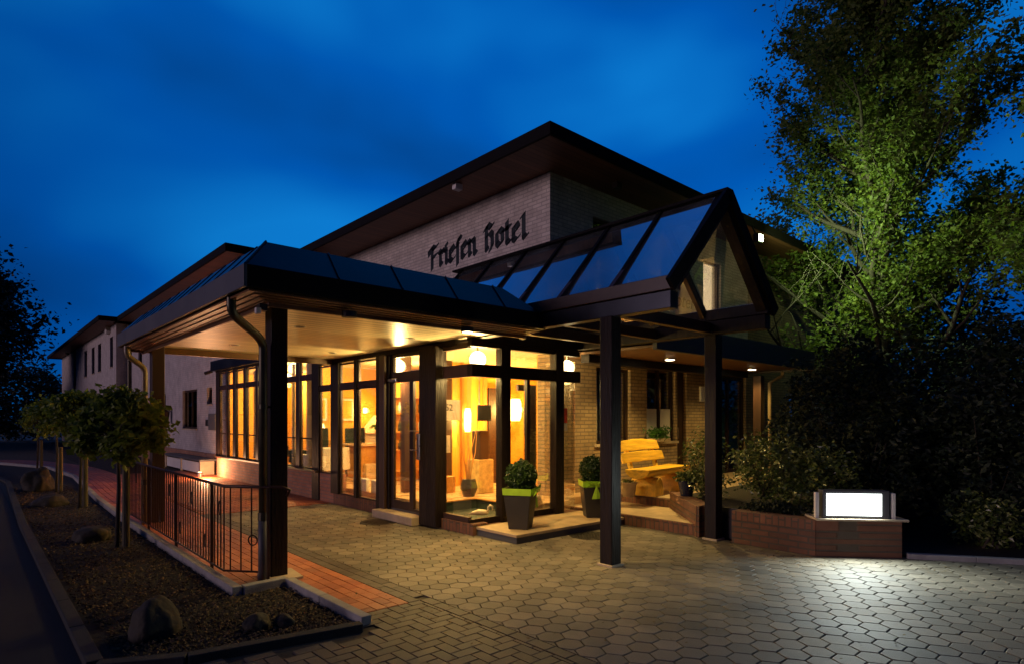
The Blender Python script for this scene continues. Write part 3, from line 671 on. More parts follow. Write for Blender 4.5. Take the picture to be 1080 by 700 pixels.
# ---- vestibule glazing, corner at (5.30, 6.70)
YV = 6.70
v = MB(); a, b = XW - .0, XW + .07
for za, zb in ((.16, .24), (2.25, 2.43), (2.66, 2.74)): P('vestibule_rail', MB().box(a, b, 6.74, 7.35, za, zb), 'timber2', bevel=.006)
P('vestibule_beam', MB().box(XW, 7.58, YV - .06, YV + .06, 2.25, 2.43), 'timber', bevel=.006)
P('vestibule_beam', MB().box(XW, 7.58, YV - .05, YV + .05, 2.68, 2.76), 'timber', bevel=.006)
P('vestibule_rail', MB().box(XW, 7.0, YV, YV + .05, .12, .21), 'timber', bevel=.006)
P('post', MB().box(5.82, 6.0, YV - .07, YV + .07, .12, 2.76), 'timber', bevel=.008)
P('post', MB().box(6.98, 7.17, YV - .07, YV + .07, .12, 2.76), 'timber', bevel=.008)
P('mullion', MB().box(6.37, 6.43, YV - .03, YV + .03, .21, 2.25), 'timber')
P('vestibule_pane', MB().box(XW + .03, XW + .038, 6.705, 7.36, .24, 2.25).box(XW + .03, XW + .038, 6.705, 7.36, 2.43, 2.66), 'glass')
P('vestibule_pane', MB().box(XW + .04, 5.82, YV, YV + .008, .21, 2.25).box(XW + .04, 5.82, YV, YV + .008, 2.43, 2.68), 'glass')
P('vestibule_pane', MB().box(6.0, 6.98, YV, YV + .008, .21, 2.25).box(6.0, 6.98, YV, YV + .008, 2.43, 2.68), 'glass')
P('vestibule_pane', MB().box(7.17, 7.50, YV, YV + .008, .14, 2.25), 'glass')
P('vestibule_pane', MB().box(7.50, 7.508, YV, 7.4, .14, 2.6), 'glass')
P('lintel', MB().box(5.25, 7.6, 6.62, 6.74, 2.762, 3.2), 'timber')
# open inner door leaf
d = P('door', MB().box(6.74, 6.95, 7.05, 7.12, .3, 2.2).box(6.55, 6.74, 7.06, 7.11, 2.1, 2.2), 'timber2')
# ---- interior shell
F0 = .28
mb = MB(); mb.box(6.4, 11, 7.0, 14.2, .1, F0).box(XW + .25, 6.4, 7.95, 18.3, .1, F0).box(6.4, 8, 14.2, 18.3, .1, F0).box(6.4, 7.5, 6.80, 7.0, .1, F0)
P('interior_floor', mb, 'ifloor')
P('entrance_well', MB().box(XW + .09, 6.4, 6.8, 7.95, .05, .14).box(6.36, 6.4, 6.8, 7.95, .14, .29).box(XW + .1, 6.36, 7.91, 7.95, .14, .29), 'green')
P('well_rim', MB().box(6.34, 6.42, 6.8, 7.97, .291, .31).box(XW + .1, 6.34, 7.89, 7.97, .291, .31), 'honey')
mb = MB(); mb.box(6.9, 11, 9.8, 9.9, F0, 2.8); P('interior_wall', mb, 'orange2')
mb = MB(); mb.box(8.8, 8.9, 9.9, 14.2, F0, 2.8).box(6.3, 8.8, 14.2, 14.3, F0, 3.0).box(7.1, 7.2, 14.3, 18.3, F0, 3.0).box(5.5, 7.9, 18.25, 18.35, F0, 3.0); P('interior_wall', mb, 'orange')
mb = MB(); mb.box(XW + .2, 7.62, 6.8, 7.7, 2.80, 2.84).box(XW + .2, 11, 7.7, 11.62, 2.80, 2.84).box(XW + .2, 8.9, 11.62, 14.3, 2.955, 2.97).box(XW + .2, 8.0, 14.3, 18.3, 2.955, 2.97)
P('interior_ceiling', mb, 'iceil')
P('interior_wall', MB().box(10.9, 11, 7.7, 9.8, F0, 2.8).box(7.62, 11, 7.702, 7.72, F0, 2.8), 'orange')
# dark door frame in back wall, honey columns
P('inner_post', MB().box(6.95, 7.12, 9.62, 9.79, F0, 2.8), 'timber2')
P('inner_post', MB().box(7.45, 7.50, 9.72, 9.79, F0, 2.8).box(8.05, 8.12, 9.72, 9.79, F0, 2.8), 'honey')
P('inner_post', MB().box(5.95, 6.10, 9.5, 9.65, F0, 2.8), 'timber2')
P('door', MB().box(8.15, 8.72, 9.70, 9.76, F0, 2.3), 'timber2')
# ---- porch roof on the right of the glass canopy
mb = MB(); mb.box(7.75, 13.6, 5.30, 7.4, 2.74, 2.78); P('porch_soffit', mb, 'soffit')
P('porch_fascia', MB().box(7.70, 13.65, 5.22, 5.30, 2.70, 3.10).box(13.6, 13.66, 5.3, 7.4, 2.70, 3.10), 'fascia', bevel=.006)
P('porch_roof', MB().box(7.75, 13.6, 5.30, 7.4, 3.0, 3.08), 'zinc')
P('porch_beam', MB().box(7.75, 13.4, 6.6, 6.78, 2.60, 2.739), 'timber')
P('porch_post', MB().box(13.02, 13.2, 6.12, 6.30, .0, 2.60), 'timber2', bevel=.008)
P('downpipe', MB().tube([(13.62, 5.9, 2.72), (13.62, 5.9, 2.62), (13.3, 6.05, 2.45), (13.3, 6.05, 0)], .04, 10), 'zincpipe')
# porch wall fittings
P('wall_box', MB().box(12.62, 12.78, YW - .05, YW, 2.05, 2.4), 'white', bevel=.01)
P('wall_box', MB().box(18.9, 19.5, YW - .05, YW, 1.9, 2.5), 'white', bevel=.01)
print('hotel ok')

# ------------------------------------------------------------------ ENTRANCE CANOPY (flat pine ceiling, zinc mansard)
cx0, cx1, cy0, cy1 = 1.75, 5.27, 5.30, 11.10
can = thing('entrance_canopy', 'wide entrance canopy with glossy pine ceiling, sloping zinc edge and black posts', 'canopy', (2.4, 6.3, 0))
def C(name, mb_, m, par=None, **k): return mb_.build(name, M[m], par or can, **k)
C('post', MB().box(2.29, 2.46, 6.18, 6.36, .0, 2.80), 'timber', bevel=.008)
C('post', MB().box(2.15, 2.33, 10.85, 11.03, .0, 2.80), 'timber2', bevel=.008)
C('post_base', MB().prism([(2.20, 6.02), (2.56, 6.02), (2.60, 6.44), (2.24, 6.46)], -.02, .03), 'stone', bevel=.01)
C('ceiling', MB().box(2.0, 5.30, 5.62, 11.0, 2.80, 2.83), 'ceil')
# stepped soffit boards (mitred ring)
mb = MB()
for k in range(4):
    z = 2.765 - k * .009; a = .03 + k * .072; b = a + .066
    mb.box(cx0 + a, cx0 + b, cy0 + a, cy1, z - .02, z).box(cx0 + b, 5.33, cy0 + a, cy0 + b, z - .02, z)
mb.box(cx0 + .30, cx0 + .33, cy0 + .33, cy1, 2.68, 2.80).box(cx0 + .30, 5.33, cy0 + .30, cy0 + .33, 2.68, 2.80)
mb.box(cx0 + .05, 5.27, 10.98, 11.06, 2.70, 2.80)
C('soffit_board', mb, 'soffit', bevel=.004)
C('fascia', MB().box(cx0 - .03, cx0, cy0 - .03, cy1, 2.765, 2.96), 'fascia', bevel=.004)
C('fascia', MB().box(cx0, 5.36, cy0 - .03, cy0, 2.765, 2.96), 'fasciad', bevel=.004)
C('fascia', MB().box(cx0, 5.27, cy1, cy1 + .03, 2.765, 2.96), 'fascia', bevel=.004)
# mansard
A = [(1.74, 5.29, 2.962), (5.30, 5.29, 2.962), (5.30, 11.12, 2.962), (1.74, 11.12, 2.962)]
B = [(2.00, 5.53, 3.25), (4.85, 5.53, 3.25), (4.85, 10.86, 3.25), (2.00, 10.86, 3.25)]
mb = MB().add(A + B, [(0, 1, 5, 4), (1, 2, 6, 5), (2, 3, 7, 6), (3, 0, 4, 7), (4, 5, 6, 7), (3, 2, 1, 0)])
man = C('mansard', mb, 'zinc')
yy = 5.75
while yy < 10.8:
    MB().bar((1.742, yy, 2.964), (1.995, yy, 3.248), .045, .012, (-.75, 0, .66)).build('standing_seam', M['fasciad'], man); yy += .46
for xx in (2.6, 3.3, 4.0, 4.7):
    MB().bar((xx, 5.292, 2.972), (xx, 5.53, 3.258), .014, .014, (0, -.75, .66)).build('standing_seam', M['zinc'], man)
MB().tube([(1.74, 5.29, 2.965), (2.0, 5.53, 3.255)], .012, 6).build('ridge_cap', M['zinc'], man)
MB().box(2.6, 4.8, 6.1, 10.4, 3.251, 3.27).build('roof_membrane', M['asphalt'], man)
# rain pipes
for nm, x0, y0, x1, y1, zb in (('downpipe', 1.80, 5.85, 2.21, 6.19, .0), ('downpipe', 1.80, 10.78, 2.04, 10.80, .0)):
    pts = [(x0, y0, 2.80), (x0, y0, 2.66), (x0 + (x1 - x0) * .1, y0 + (y1 - y0) * .1, 2.60), (x0 + (x1 - x0) * .85, y0 + (y1 - y0) * .85, 2.47), (x1, y1, 2.40), (x1, y1, 2.3), (x1, y1, zb)]
    sm = []
    for i in range(len(pts) - 1):
        a, b = Vector(pts[i]), Vector(pts[i + 1]); k = 4 if (b - a).length < .6 else 1
        for j in range(k): sm.append(a.lerp(b, j / k))
    sm.append(Vector(pts[-1]))
    for _ in range(2): sm = [sm[0]] + [sm[i] * .5 + (sm[i - 1] + sm[i + 1]) * .25 if (sm[i+1]-sm[i-1]).length < .6 else sm[i] for i in range(1, len(sm) - 1)] + [sm[-1]]
    pipe = C(nm, MB().tube(sm, .042, 14), 'copper' if x0 == 1.80 and y0 < 6 else 'zincpipe', smooth=True)
    MB().tube([(x1, y1, .62), (x1, y1, .70)], .050, 14).build('pipe_collar', M['copper'], pipe)
    MB().tube([(x1, y1, 1.75), (x1, y1, 1.79)], .048, 14).bar((x1, y1, 1.77), (x1 + .1, y1 + .04, 1.77), .02, .02).build('pipe_clamp', M['copper'], pipe)
C('downpipe', MB().tube([(2.21, 6.19, 0), (2.21, 6.19, .64)], .047, 14), 'fascia', smooth=True)
# fittings
def dl(x, y, z, lit, r=.055):
    o = C('downlight', MB().lathe([(r + .02, -.055), (r + .02, 0)], 20, (x, y, z)), 'black')
    MB().lathe([(r, -.058), (r, -.054)], 20, (x, y, z)).build('lens', M['down'] if lit else M['black'], o)
dl(4.27, 5.47, 2.70, True); dl(2.78, 5.45, 2.70, False)
for x in (3.08, 4.70):
    for y in (7.35, 9.85): 
        o = C('recessed_spot', MB().lathe([(.075, -.006), (.075, .0)], 20, (x, y, 2.80)), 'steel'); MB().lathe([(.05, -.009), (.05, -.0065)], 20, (x, y, 2.80)).build('lens', M['black'], o)
o = C('motion_sensor', MB().box(1.93, 1.98, 5.58, 5.63, 2.60, 2.66), 'white', bevel=.01); MB().box(1.97, 2.04, 5.60, 5.68, 2.64, 2.70).build('bracket', M['black'], o)

# ------------------------------------------------------------------ GLASS CANOPY
xl, xr, xm = 5.36, 7.50, 6.43; ze, zr = 3.10, 4.17; ya, yb = 3.43, 8.6
gc = thing('glass_canopy', 'gabled roof of blue reflecting glass panes standing on two dark square posts', 'glass canopy', (6.43, 4.2, 0))
def G(name, mb_, m, par=None, **k): return mb_.build(name, M[m], par or gc, **k)
G('post', MB().box(5.28, 5.45, 4.17, 4.34, 0, 2.79), 'timber', bevel=.008)
G('post', MB().box(7.47, 7.64, 4.13, 4.30, 0, 2.79), 'timber', bevel=.008)
G('eave_beam', MB().box(xl - .06, xl + .08, ya, 6.7, 2.78, 2.96), 'zinc', bevel=.006)
G('eave_beam', MB().box(xl - .09, xl + .08, ya - .03, 6.65, 2.965, 3.11), 'frame', bevel=.006)
G('eave_beam', MB().box(xr - .08, xr + .06, ya, 7.38, 2.78, 2.96), 'timber', bevel=.006)
G('eave_beam', MB().box(xr - .08, xr + .09, ya - .03, 7.36, 2.965, 3.11), 'timber', bevel=.006)
for y in (4.18, 5.05, 5.92): 
    G('cross_beam', MB().box(xl + .08, xr - .08, y, y + .09, 2.80, 2.94), 'timber2', bevel=.004)
G('ridge_beam', MB().box(xm - .04, xm + .04, ya, yb, zr - .16, zr - .02), 'timber2')
for k, s in enumerate((-1, 1)):
    xe = xl if s < 0 else xr
    for i in range(7):
        y = ya + .05 + i * .82
        w = .13 if i == 0 else .06
        G('rafter', MB().bar((xe + .02 * s, y, ze - .02), (xm, y, zr - .03), w, .10 if i else .18, (0, 1, 0)) if False else MB().bar((xe - .04 * s, y, ze - .06), (xm, y, zr - .06), w, .12, (s * .7, 0, .7)), 'timber' if i == 0 else 'timber2')
        G('glazing_bar', MB().bar((xe - .08 * s, y, ze + .035), (xm, y, zr + .075), .055 if i else .10, .022, (s * .7, 0, .7)), 'fasciad')
        if i < 6:
            y0, y1 = y + .02, y + .80; a = .012
            vs = [(xe - .10 * s, y0, ze + .005), (xe - .10 * s, y1, ze + .005), (xm, y1, zr + .05), (xm, y0, zr + .05)]
            up = [(x + s * .004, yy, z + .004) for x, yy, z in vs]
            G('glass_pane', MB().add(vs + up, [(0, 1, 2, 3), (7, 6, 5, 4), (0, 4, 5, 1), (1, 5, 6, 2), (2, 6, 7, 3), (3, 7, 4, 0)]), 'sglass')
    # wide gable barge board
    G('barge_board', MB().bar((xe + .12 * s, ya - .035, ze - .10), (xm, ya - .035, zr + .045), .045, .15, (s * .7, 0, .7)), 'fasciad')
G('ridge_cap', MB().bar((xm, ya - .05, zr + .085), (xm, yb, zr + .085), .12, .03), 'fasciad')
for bx_, by_ in ((5.365, 4.255), (7.555, 4.215)): G('post_base', MB().box(bx_ - .11, bx_ + .11, by_ - .11, by_ + .11, -.01, .022), 'stone', bevel=.006)
G('spotlight', MB().box(5.42, 5.48, 5.75, 5.83, 2.70, 2.77), 'white', bevel=.01)
# thin eaves strip lamp tip
# ------------------------------------------------------------------ SIGN LETTERS
def nib(polys, org, ux, uz, depth, n=(.13, .085)):
    """broad pen letter: polys = list of polylines in (u, v)"""
    mb = MB()
    for pl in polys:
        for (a, b), (c, d) in zip(pl[:-1], pl[1:]):
            pts = [(a - n[0], b - n[1]), (a + n[0], b + n[1]), (c + n[0], d + n[1]), (c - n[0], d - n[1])]
            t = n[1] * .55
            pts = [(a - n[0], b - n[1] - t), (a - n[0], b - n[1] + t), (a + n[0], b + n[1] + t), (a + n[0], b + n[1] - t), (c - n[0], d - n[1] - t), (c - n[0], d - n[1] + t), (c + n[0], d + n[1] + t), (c + n[0], d + n[1] - t)]
            # convex hull
            P2 = sorted(set(pts))
            def half(P2):
                h = []
                for p in P2:
                    while len(h) > 1 and (h[-1][0] - h[-2][0]) * (p[1] - h[-2][1]) - (h[-1][1] - h[-2][1]) * (p[0] - h[-2][0]) <= 1e-9: h.pop()
                    h.append(p)
                return h
            lo = half(P2); hi = half(P2[::-1]); H = lo[:-1] + hi[:-1]; m = len(H)
            e = random.uniform(0, .0015)
            f = [Vector(org) + Vector(ux) * p[0] + Vector(uz) * p[1] for p in H]
            dp_ = Vector(ux).cross(Vector(uz)).normalized() * (depth + e)
            mb.add(f + [p + dp_ for p in f], [tuple(range(m)), tuple(reversed(range(m, 2 * m)))] + [(i, m + i, m + (i + 1) % m, (i + 1) % m) for i in range(m)])
    return mb
GL = {
 'F': (1.12, [[(.10, 1.16), (.44, 1.36), (.72, 1.22), (1.02, 1.38)], [(.44, 1.2), (.44, -.12)], [(.50, .66), (.88, .76)], [(.12, 1.14), (.14, .86)]]),
 'r': (.66, [[(.14, .92), (.28, .82), (.28, .10), (.42, .0)], [(.30, .74), (.48, .94), (.64, .80)]]),
 'i': (.44, [[(.12, .92), (.27, .82), (.27, .12), (.42, .02)], [(.24, 1.22), (.32, 1.14)]]),
 'e': (.74, [[(.24, .80), (.24, .14), (.42, .02), (.66, .18)], [(.24, .80), (.46, .96), (.62, .70), (.30, .46)]]),
 's': (.52, [[(.30, -.30), (.30, 1.12), (.46, 1.36), (.62, 1.26)], [(.12, .84), (.34, .90)]]),
 'n': (.92, [[(.12, .92), (.26, .82), (.26, .10), (.36, .02)], [(.28, .74), (.54, .95), (.70, .80), (.70, .12), (.86, .02)]]),
 'h': (1.04, [[(.30, 1.30), (.30, .10), (.40, -.02)], [(.16, 1.20), (.40, 1.46), (.70, 1.26), (.84, 1.40)], [(.32, .78), (.60, .98), (.80, .80), (.80, .20), (.62, -.10)]]),
 'o': (.78, [[(.42, .02), (.22, .20), (.22, .78), (.44, .96), (.68, .78), (.68, .20), (.42, .02)]]),
 't': (.64, [[(.32, 1.26), (.32, .16), (.46, .02), (.62, .10)], [(.12, .86), (.56, .92)]]),
 'l': (.52, [[(.18, 1.22), (.34, 1.34), (.34, .14), (.46, .02), (.60, .12)]]),
}
sign = thing('hotel_sign', 'dark blackletter metal letters reading Friesen Hotel on the upper brick wall', 'sign', (7.6, 9.5, 4.98))
u = 11.20; S = .358
for ch in 'Friesen hotel':
    if ch == ' ': u -= S * .62; continue
    w, pl = GL['s' if (ch == 's') else ch]
    nib(pl, (7.628, u, 4.99), (0, -S, 0), (0, 0, S * .93), -.045 * 1, (.150, .105)).build('letter', M['letter'], sign)
    u -= S * w * .93
print('sign end', u)
def text_obj(name, body, size, loc, rot, m, parent=None, ext=.004, shear=0):
    c = bpy.data.curves.new(name, 'FONT'); c.body = body; c.size = size; c.extrude = ext; c.shear = shear
    t = bpy.data.objects.new('tmp', c); COL.objects.link(t)
    dg = bpy.context.evaluated_depsgraph_get(); me = bpy.data.meshes.new_from_object(t.evaluated_get(dg))
    bpy.data.objects.remove(t); me.name = name
    Mx = Matrix.Translation(Vector(loc) - (origin_of(parent) if parent else Vector((0, 0, 0)))) @ rot.to_matrix().to_4x4()
    me.transform(Mx); me.materials.clear(); me.materials.append(m)
    o = bpy.data.objects.new(name, me); COL.objects.link(o)
    if parent: o.parent = parent
    return o
from mathutils import Euler
RY = Euler((pi / 2, 0, 0)); RX = Euler((pi / 2, 0, -pi / 2))
bs = thing('roof_sign', 'white sign board with black italic letters above the porch roof', 'sign', (10, 6.6, 3.1))
MB().box(8.6, 11.35, 6.62, 6.66, 3.72, 4.32).build('board', M['white'], bs)
MB().box(8.8, 8.86, 6.66, 6.72, 3.08, 4.2).box(11.0, 11.06, 6.66, 6.72, 3.08, 4.2).build('bracket', M['timber'], bs)
text_obj('lettering', 'Friesen Hotel', .40, (8.80, 6.612, 3.88), RY, M['letter'], bs, shear=.25)
ss = thing('shop_sign', 'grey letters in a row above the glazed shop door under the porch', 'sign', (14.1, YW, 2.75))
text_obj('lettering', 'nerhaare', .34, (13.35, YW - .012, 2.76), RY, M['fascia'], ss)

# ------------------------------------------------------------------ PLATFORM, STEPS, PLANTER
o = MB().prism([(5.31, 5.76), (7.52, 5.70), (7.52, 6.60), (5.31, 6.60)], .085, .125).build('slab', M['tread'], None, bevel=.006)
plat = thing('entrance_platform', 'low sandy stone platform with slate edge in front of the glazed vestibule', 'platform', (6.4, 6.2, 0))
o.parent = plat; o.location = Vector(o.location) - Vector((6.4, 6.2, 0))
MB().prism([(5.325, 5.775), (7.50, 5.715), (7.50, 6.6), (5.325, 6.6)], 0, .084).build('riser', M['fascia'], plat)
st = thing('terrace_steps', 'two broad sandy terrace steps with upright brick edges leading to the log bench', 'steps', (9.0, 6.5, 0))
MB().box(7.555, 8.72, 4.42, 7.38, .001, .135).build('riser', M['plinthv'], st)
MB().box(7.59, 8.70, 4.45, 7.38, .136, .160).build('tread', M['tread'], st, bevel=.004)
MB().box(7.545, 7.60, 4.42, 7.38, .136, .163).build('edge', M['plinthv'], st)
MB().box(8.71, 15.2, 5.64, 7.39, .001, .285).build('riser', M['plinthv'], st)
MB().box(8.74, 15.2, 5.66, 7.39, .286, .310).build('tread', M['tread'], st, bevel=.004)
pl = thing('brick_planter', 'low brown brick planter wall with upright top course, ending under the light box', 'planter', (8.4, 3.6, 0))
HP = .43
def wallseg(mb, p, q, z0, z1, t=.24, off=0):
    p = Vector((*p, 0)); q = Vector((*q, 0)); d = (q - p).normalized(); n = Vector((-d.y, d.x, 0)) if off >= 0 else Vector((d.y, -d.x, 0))
    poly = [p, q, q + n * t, p + n * t]; mb.prism([(v.x, v.y) for v in poly], z0, z1)
mb = MB(); mb2 = MB()
outline = [((8.66, 5.62), (7.52, 4.46)), ((7.50, 4.44), (7.50, 4.40)), ((7.50, 3.92), (7.50, 2.86)), ((7.50, 2.85), (8.14, 2.13)), ((8.15, 2.13), (8.75, 2.62))]
for i, (p, q) in enumerate(outline):
    wallseg(mb, p, q, 0, HP - .115); wallseg(mb2, p, q, HP - .113, HP)
mb.box(7.74, 7.80, 3.92, 4.44, 0, HP - .12)
mb.build('brick_wall', M['planter'], pl); mb2.build('top_course', M['plinthv'], pl)
MB().box(7.515, 7.735, 4.401, 4.41, .0, HP - .01).box(7.515, 7.735, 3.90, 3.918, 0, HP - .01).box(7.72, 7.738, 3.92, 4.40, 0, HP - .005).build('recess_shade', M['black'], pl)  # black sheets line the notch round the post, standing in for its shade
MB().prism([(7.72, 4.36), (8.72, 5.38), (12.9, 5.5), (12.9, 2.8), (8.75, 2.7), (8.2, 2.4), (7.74, 2.95)], .05, .40).build('soil', M['soil'], pl)
dcap = Vector((8.14 - 7.50, 2.13 - 2.85, 0)).normalized(); ncap = Vector((-dcap.y, dcap.x, 0))
c0 = Vector((7.495, 2.845, 0)); c1 = Vector((8.19, 2.065, 0))
poly = [c0, c1, c1 + ncap * .40, c0 + ncap * .40]
MB().prism([(v.x, v.y) for v in poly], HP + .001, HP + .028).build('capstone', M['stone'], pl, bevel=.006)
# light box
lb = thing('light_box', 'low glowing white light box between two pale posts on the planter wall', 'light box', (7.85, 2.6, HP))
def along(s, back, z): p = Vector((7.50, 2.85, 0)) + dcap * s + ncap * back; return Vector((p.x, p.y, z))
def lbox(s0, s1, b0, b1, z0, z1, name, m, par, bevel=.004):
    poly = [along(s0, b0, 0), along(s1, b0, 0), along(s1, b1, 0), along(s0, b1, 0)]
    return MB().prism([(v.x, v.y) for v in poly], z0, z1).build(name, m, par, bevel=bevel)
lbox(.09, .84, .03, .19, HP + .03, HP + .36, 'housing', M['fascia'], lb)
lbox(.13, .75, .022, .029, HP + .065, HP + .325, 'lit_panel', M['boxlight'], lb, 0)
lbox(.005, .045, .03, .09, HP + .03, HP + .335, 'post', M['white'], lb); lbox(.87, .91, .03, .09, HP + .03, HP + .335, 'post', M['white'], lb)
a = along(.46, -.02, HP + .20)
la = bpy.data.lights.new('light_box_glow', 'AREA'); lo = bpy.data.objects.new('light_box_glow', la); COL.objects.link(lo)
la.shape = 'RECTANGLE'; la.size = .60; la.size_y = .24; la.energy = 52; la.color = (.90, 1.0, .93)
lo.rotation_euler = (ncap).to_track_quat('Z', 'Y').to_euler(); lo.parent = lb; lo.location = along(.45, .012, HP + .195) - origin_of(lb)
# bed kerb on the right
o = MB(); 
for p, q in zip([(8.22, 2.10), (8.60, 1.52), (9.0, .9), (9.4, -.2), (9.6, -2)][:-1], [(8.60, 1.52), (9.0, .9), (9.4, -.2), (9.6, -2)]): o.bar((*p, .0), (*q, .0), .09, .12)
o = o.build('kerb', M['kerb'], bevel=.008); struct(o)
struct(MB().prism([(8.25, 2.1), (9.05, .9), (9.45, -.2), (9.65, -2), (9.65, -8), (40, -8), (40, 7.3), (15.25, 7.3), (15.25, 5.6), (12.95, 5.6), (12.95, 2.75), (8.8, 2.6)], -.2, .02).build('shrub_bed', M['soil']))
# manholes
for x, y, r, lab in ((5.2-.35, 8.50, .30, 'round cast iron cover in the paving beside the lobby doorstep'), (6.50, 5.50, .31, 'round cast iron cover in the paving in front of the entrance platform')):
    mb = MB().lathe([(r, -.02), (r, .004), (r - .02, .007), (r - .03, .003)], 28, (x, y, 0))
    for i in range(-4, 5):
        for j in range(-4, 5):
            if math.hypot(i, j) * .06 < r - .06: mb.box(x + i * .06 - .018, x + i * .06 + .018, y + j * .06 - .018, y + j * .06 + .018, .003, .007)
    o = mb.build('manhole_cover', M['castiron']); tag(o, lab, 'manhole cover', 'manhole covers in the paving')
print('structures ok')

# ------------------------------------------------------------------ RAILING
rl = thing('iron_railing', 'black wrought iron railing with thin balusters and small oval scrolls beside the red path', 'railing', (1.94, 9, 0))
RZ = .96
line = [(1.95, 11.75), (1.93, 6.52), (2.17, 6.20)]
MB().tube([(1.95, 11.8, RZ), (1.93, 6.50, RZ), (2.20, 6.16, RZ), (2.34, 6.02, RZ - .0), (2.40, 5.98, RZ - .03), (2.38, 6.0, RZ - .09)], .016, 8).build('handrail', M['iron'], rl, smooth=True)
MB().tube([(1.95, 11.75, .10), (1.93, 6.50, .10), (2.17, 6.21, .10)], .011, 6).build('bottom_rail', M['iron'], rl)
for y in (11.6, 10.0, 8.45, 6.95):
    MB().bar((1.94, y, -.03), (1.94, y, RZ), .028, .028).build('rail_post', M['iron'], rl)
MB().bar((2.22, 6.08, 0), (2.22, 6.08, RZ), .022, .022).build('rail_post', M['iron'], rl)
mb_b = []; y = 11.68; k = 0
while y > 6.5:
    mbx = MB().bar((1.94, y, .10), (1.94, y, RZ), .011, .011)
    if k % 5 == 3:
        zc = .72 if (k // 5) % 2 else .30
        pts = [(1.94, y + .035 + .028 * cos(t), zc + .075 * sin(t)) for t in [i * 2 * pi / 14 for i in range(15)]]
        mbx.tube(pts, .006, 6)
    mbx.build('baluster', M['iron'], rl); y -= .105; k += 1
for t in (.2, .5, .8):
    x, y = 1.93 + .24 * t, 6.52 - .32 * t
    MB().bar((x, y, .10), (x, y, RZ), .011, .011).build('baluster', M['iron'], rl)
MB().tube([(2.13 + .05 * cos(t) * .6, 6.25 - .05 * cos(t) * .8, .42 + .05 * sin(t)) for t in [i * 2 * pi / 16 for i in range(17)]], .007, 6).build('ring', M['iron'], rl)

# ------------------------------------------------------------------ BOULDERS
def boulder(x, y, sx, sy, sz, seed, label, flat=.25, rot=0):
    bm = bmesh.new(); bmesh.ops.create_icosphere(bm, subdivisions=4, radius=1)
    for v in bm.verts:
        p = v.co * 1.3 + Vector((seed, seed * 2, 0)); d = noise.noise(p) * .28 + noise.noise(p * 3) * .07 + noise.noise(p * 9) * .02
        v.co *= 1 + d; v.co.x *= sx; v.co.y *= sy; v.co.z = max(-.3, v.co.z) * sz
        v.co.z = v.co.z + sz * flat
    me = bpy.data.meshes.new('boulder'); bm.to_mesh(me); bm.free(); me.polygons.foreach_set('use_smooth', [True] * len(me.polygons)); me.materials.append(M['boulder'])
    o = bpy.data.objects.new('boulder', me); COL.objects.link(o); o.location = (x, y, 0); o.rotation_euler = (0, 0, rot)
    return tag(o, label, 'boulder', 'boulders lying in the mulch bed')
boulder(1.06, 5.22, .19, .17, .22, 3.1, 'large rounded boulder nearest the camera in the mulch bed', .22, .4)
boulder(1.68, 4.84, .12, .10, .09, 5.7, 'reddish flat stone by the front kerb of the bed, left of a smaller one', .2, 1)
boulder(1.86, 4.74, .08, .075, .075, 8.2, 'smallest stone by the front corner of the kerb', .2, 2)
boulder(1.25, 9.9, .22, .24, .16, 1.3, 'low dark boulder beside the nearest small tree', .2)
boulder(1.15, 14.4, .3, .3, .18, 11.3, 'flat dark boulder halfway along the bed', .1)
boulder(1.18, 17.6, .30, .34, .42, 6.6, 'pale upright boulder at the far end of the bed', .2)

# ------------------------------------------------------------------ FOLIAGE
def leafy(mb, pts, size, rng, aspect=.55, droop=0):
    for p in pts:
        p = Vector(p); s = size * rng.uniform(.45, 1.5)
        a = rng.uniform(0, 2 * pi); el = rng.uniform(-.9, .9)
        t = Vector((cos(a) * cos(el), sin(a) * cos(el), sin(el) - droop)).normalized()
        n = Vector((rng.gauss(0, 1), rng.gauss(0, 1), rng.gauss(.4, 1))).normalized(); u_ = t.cross(n)
        if u_.length < .05: continue
        u_.normalize(); n = u_.cross(t); b = p + t * s
        m_ = p + t * s * .5
        mb.add([p, m_ + u_ * s * aspect * .5 + n * s * .08, b, m_ - u_ * s * aspect * .5 + n * s * .08], [(0, 1, 2, 3)])
def blob_pts(c, r, n, rng, shell=.55, nz=.25, freq=1.5):
    out = []
    while len(out) < n:
        d = Vector((rng.gauss(0, 1), rng.gauss(0, 1), rng.gauss(0, 1))).normalized()
        k = 1 + noise.noise(d * freq + Vector(c) * .7) * nz * 2
        q = (shell + (1 - shell) * rng.random() ** .6) * k
        out.append((c[0] + d.x * r[0] * q, c[1] + d.y * r[1] * q, c[2] + d.z * r[2] * q))
    return out
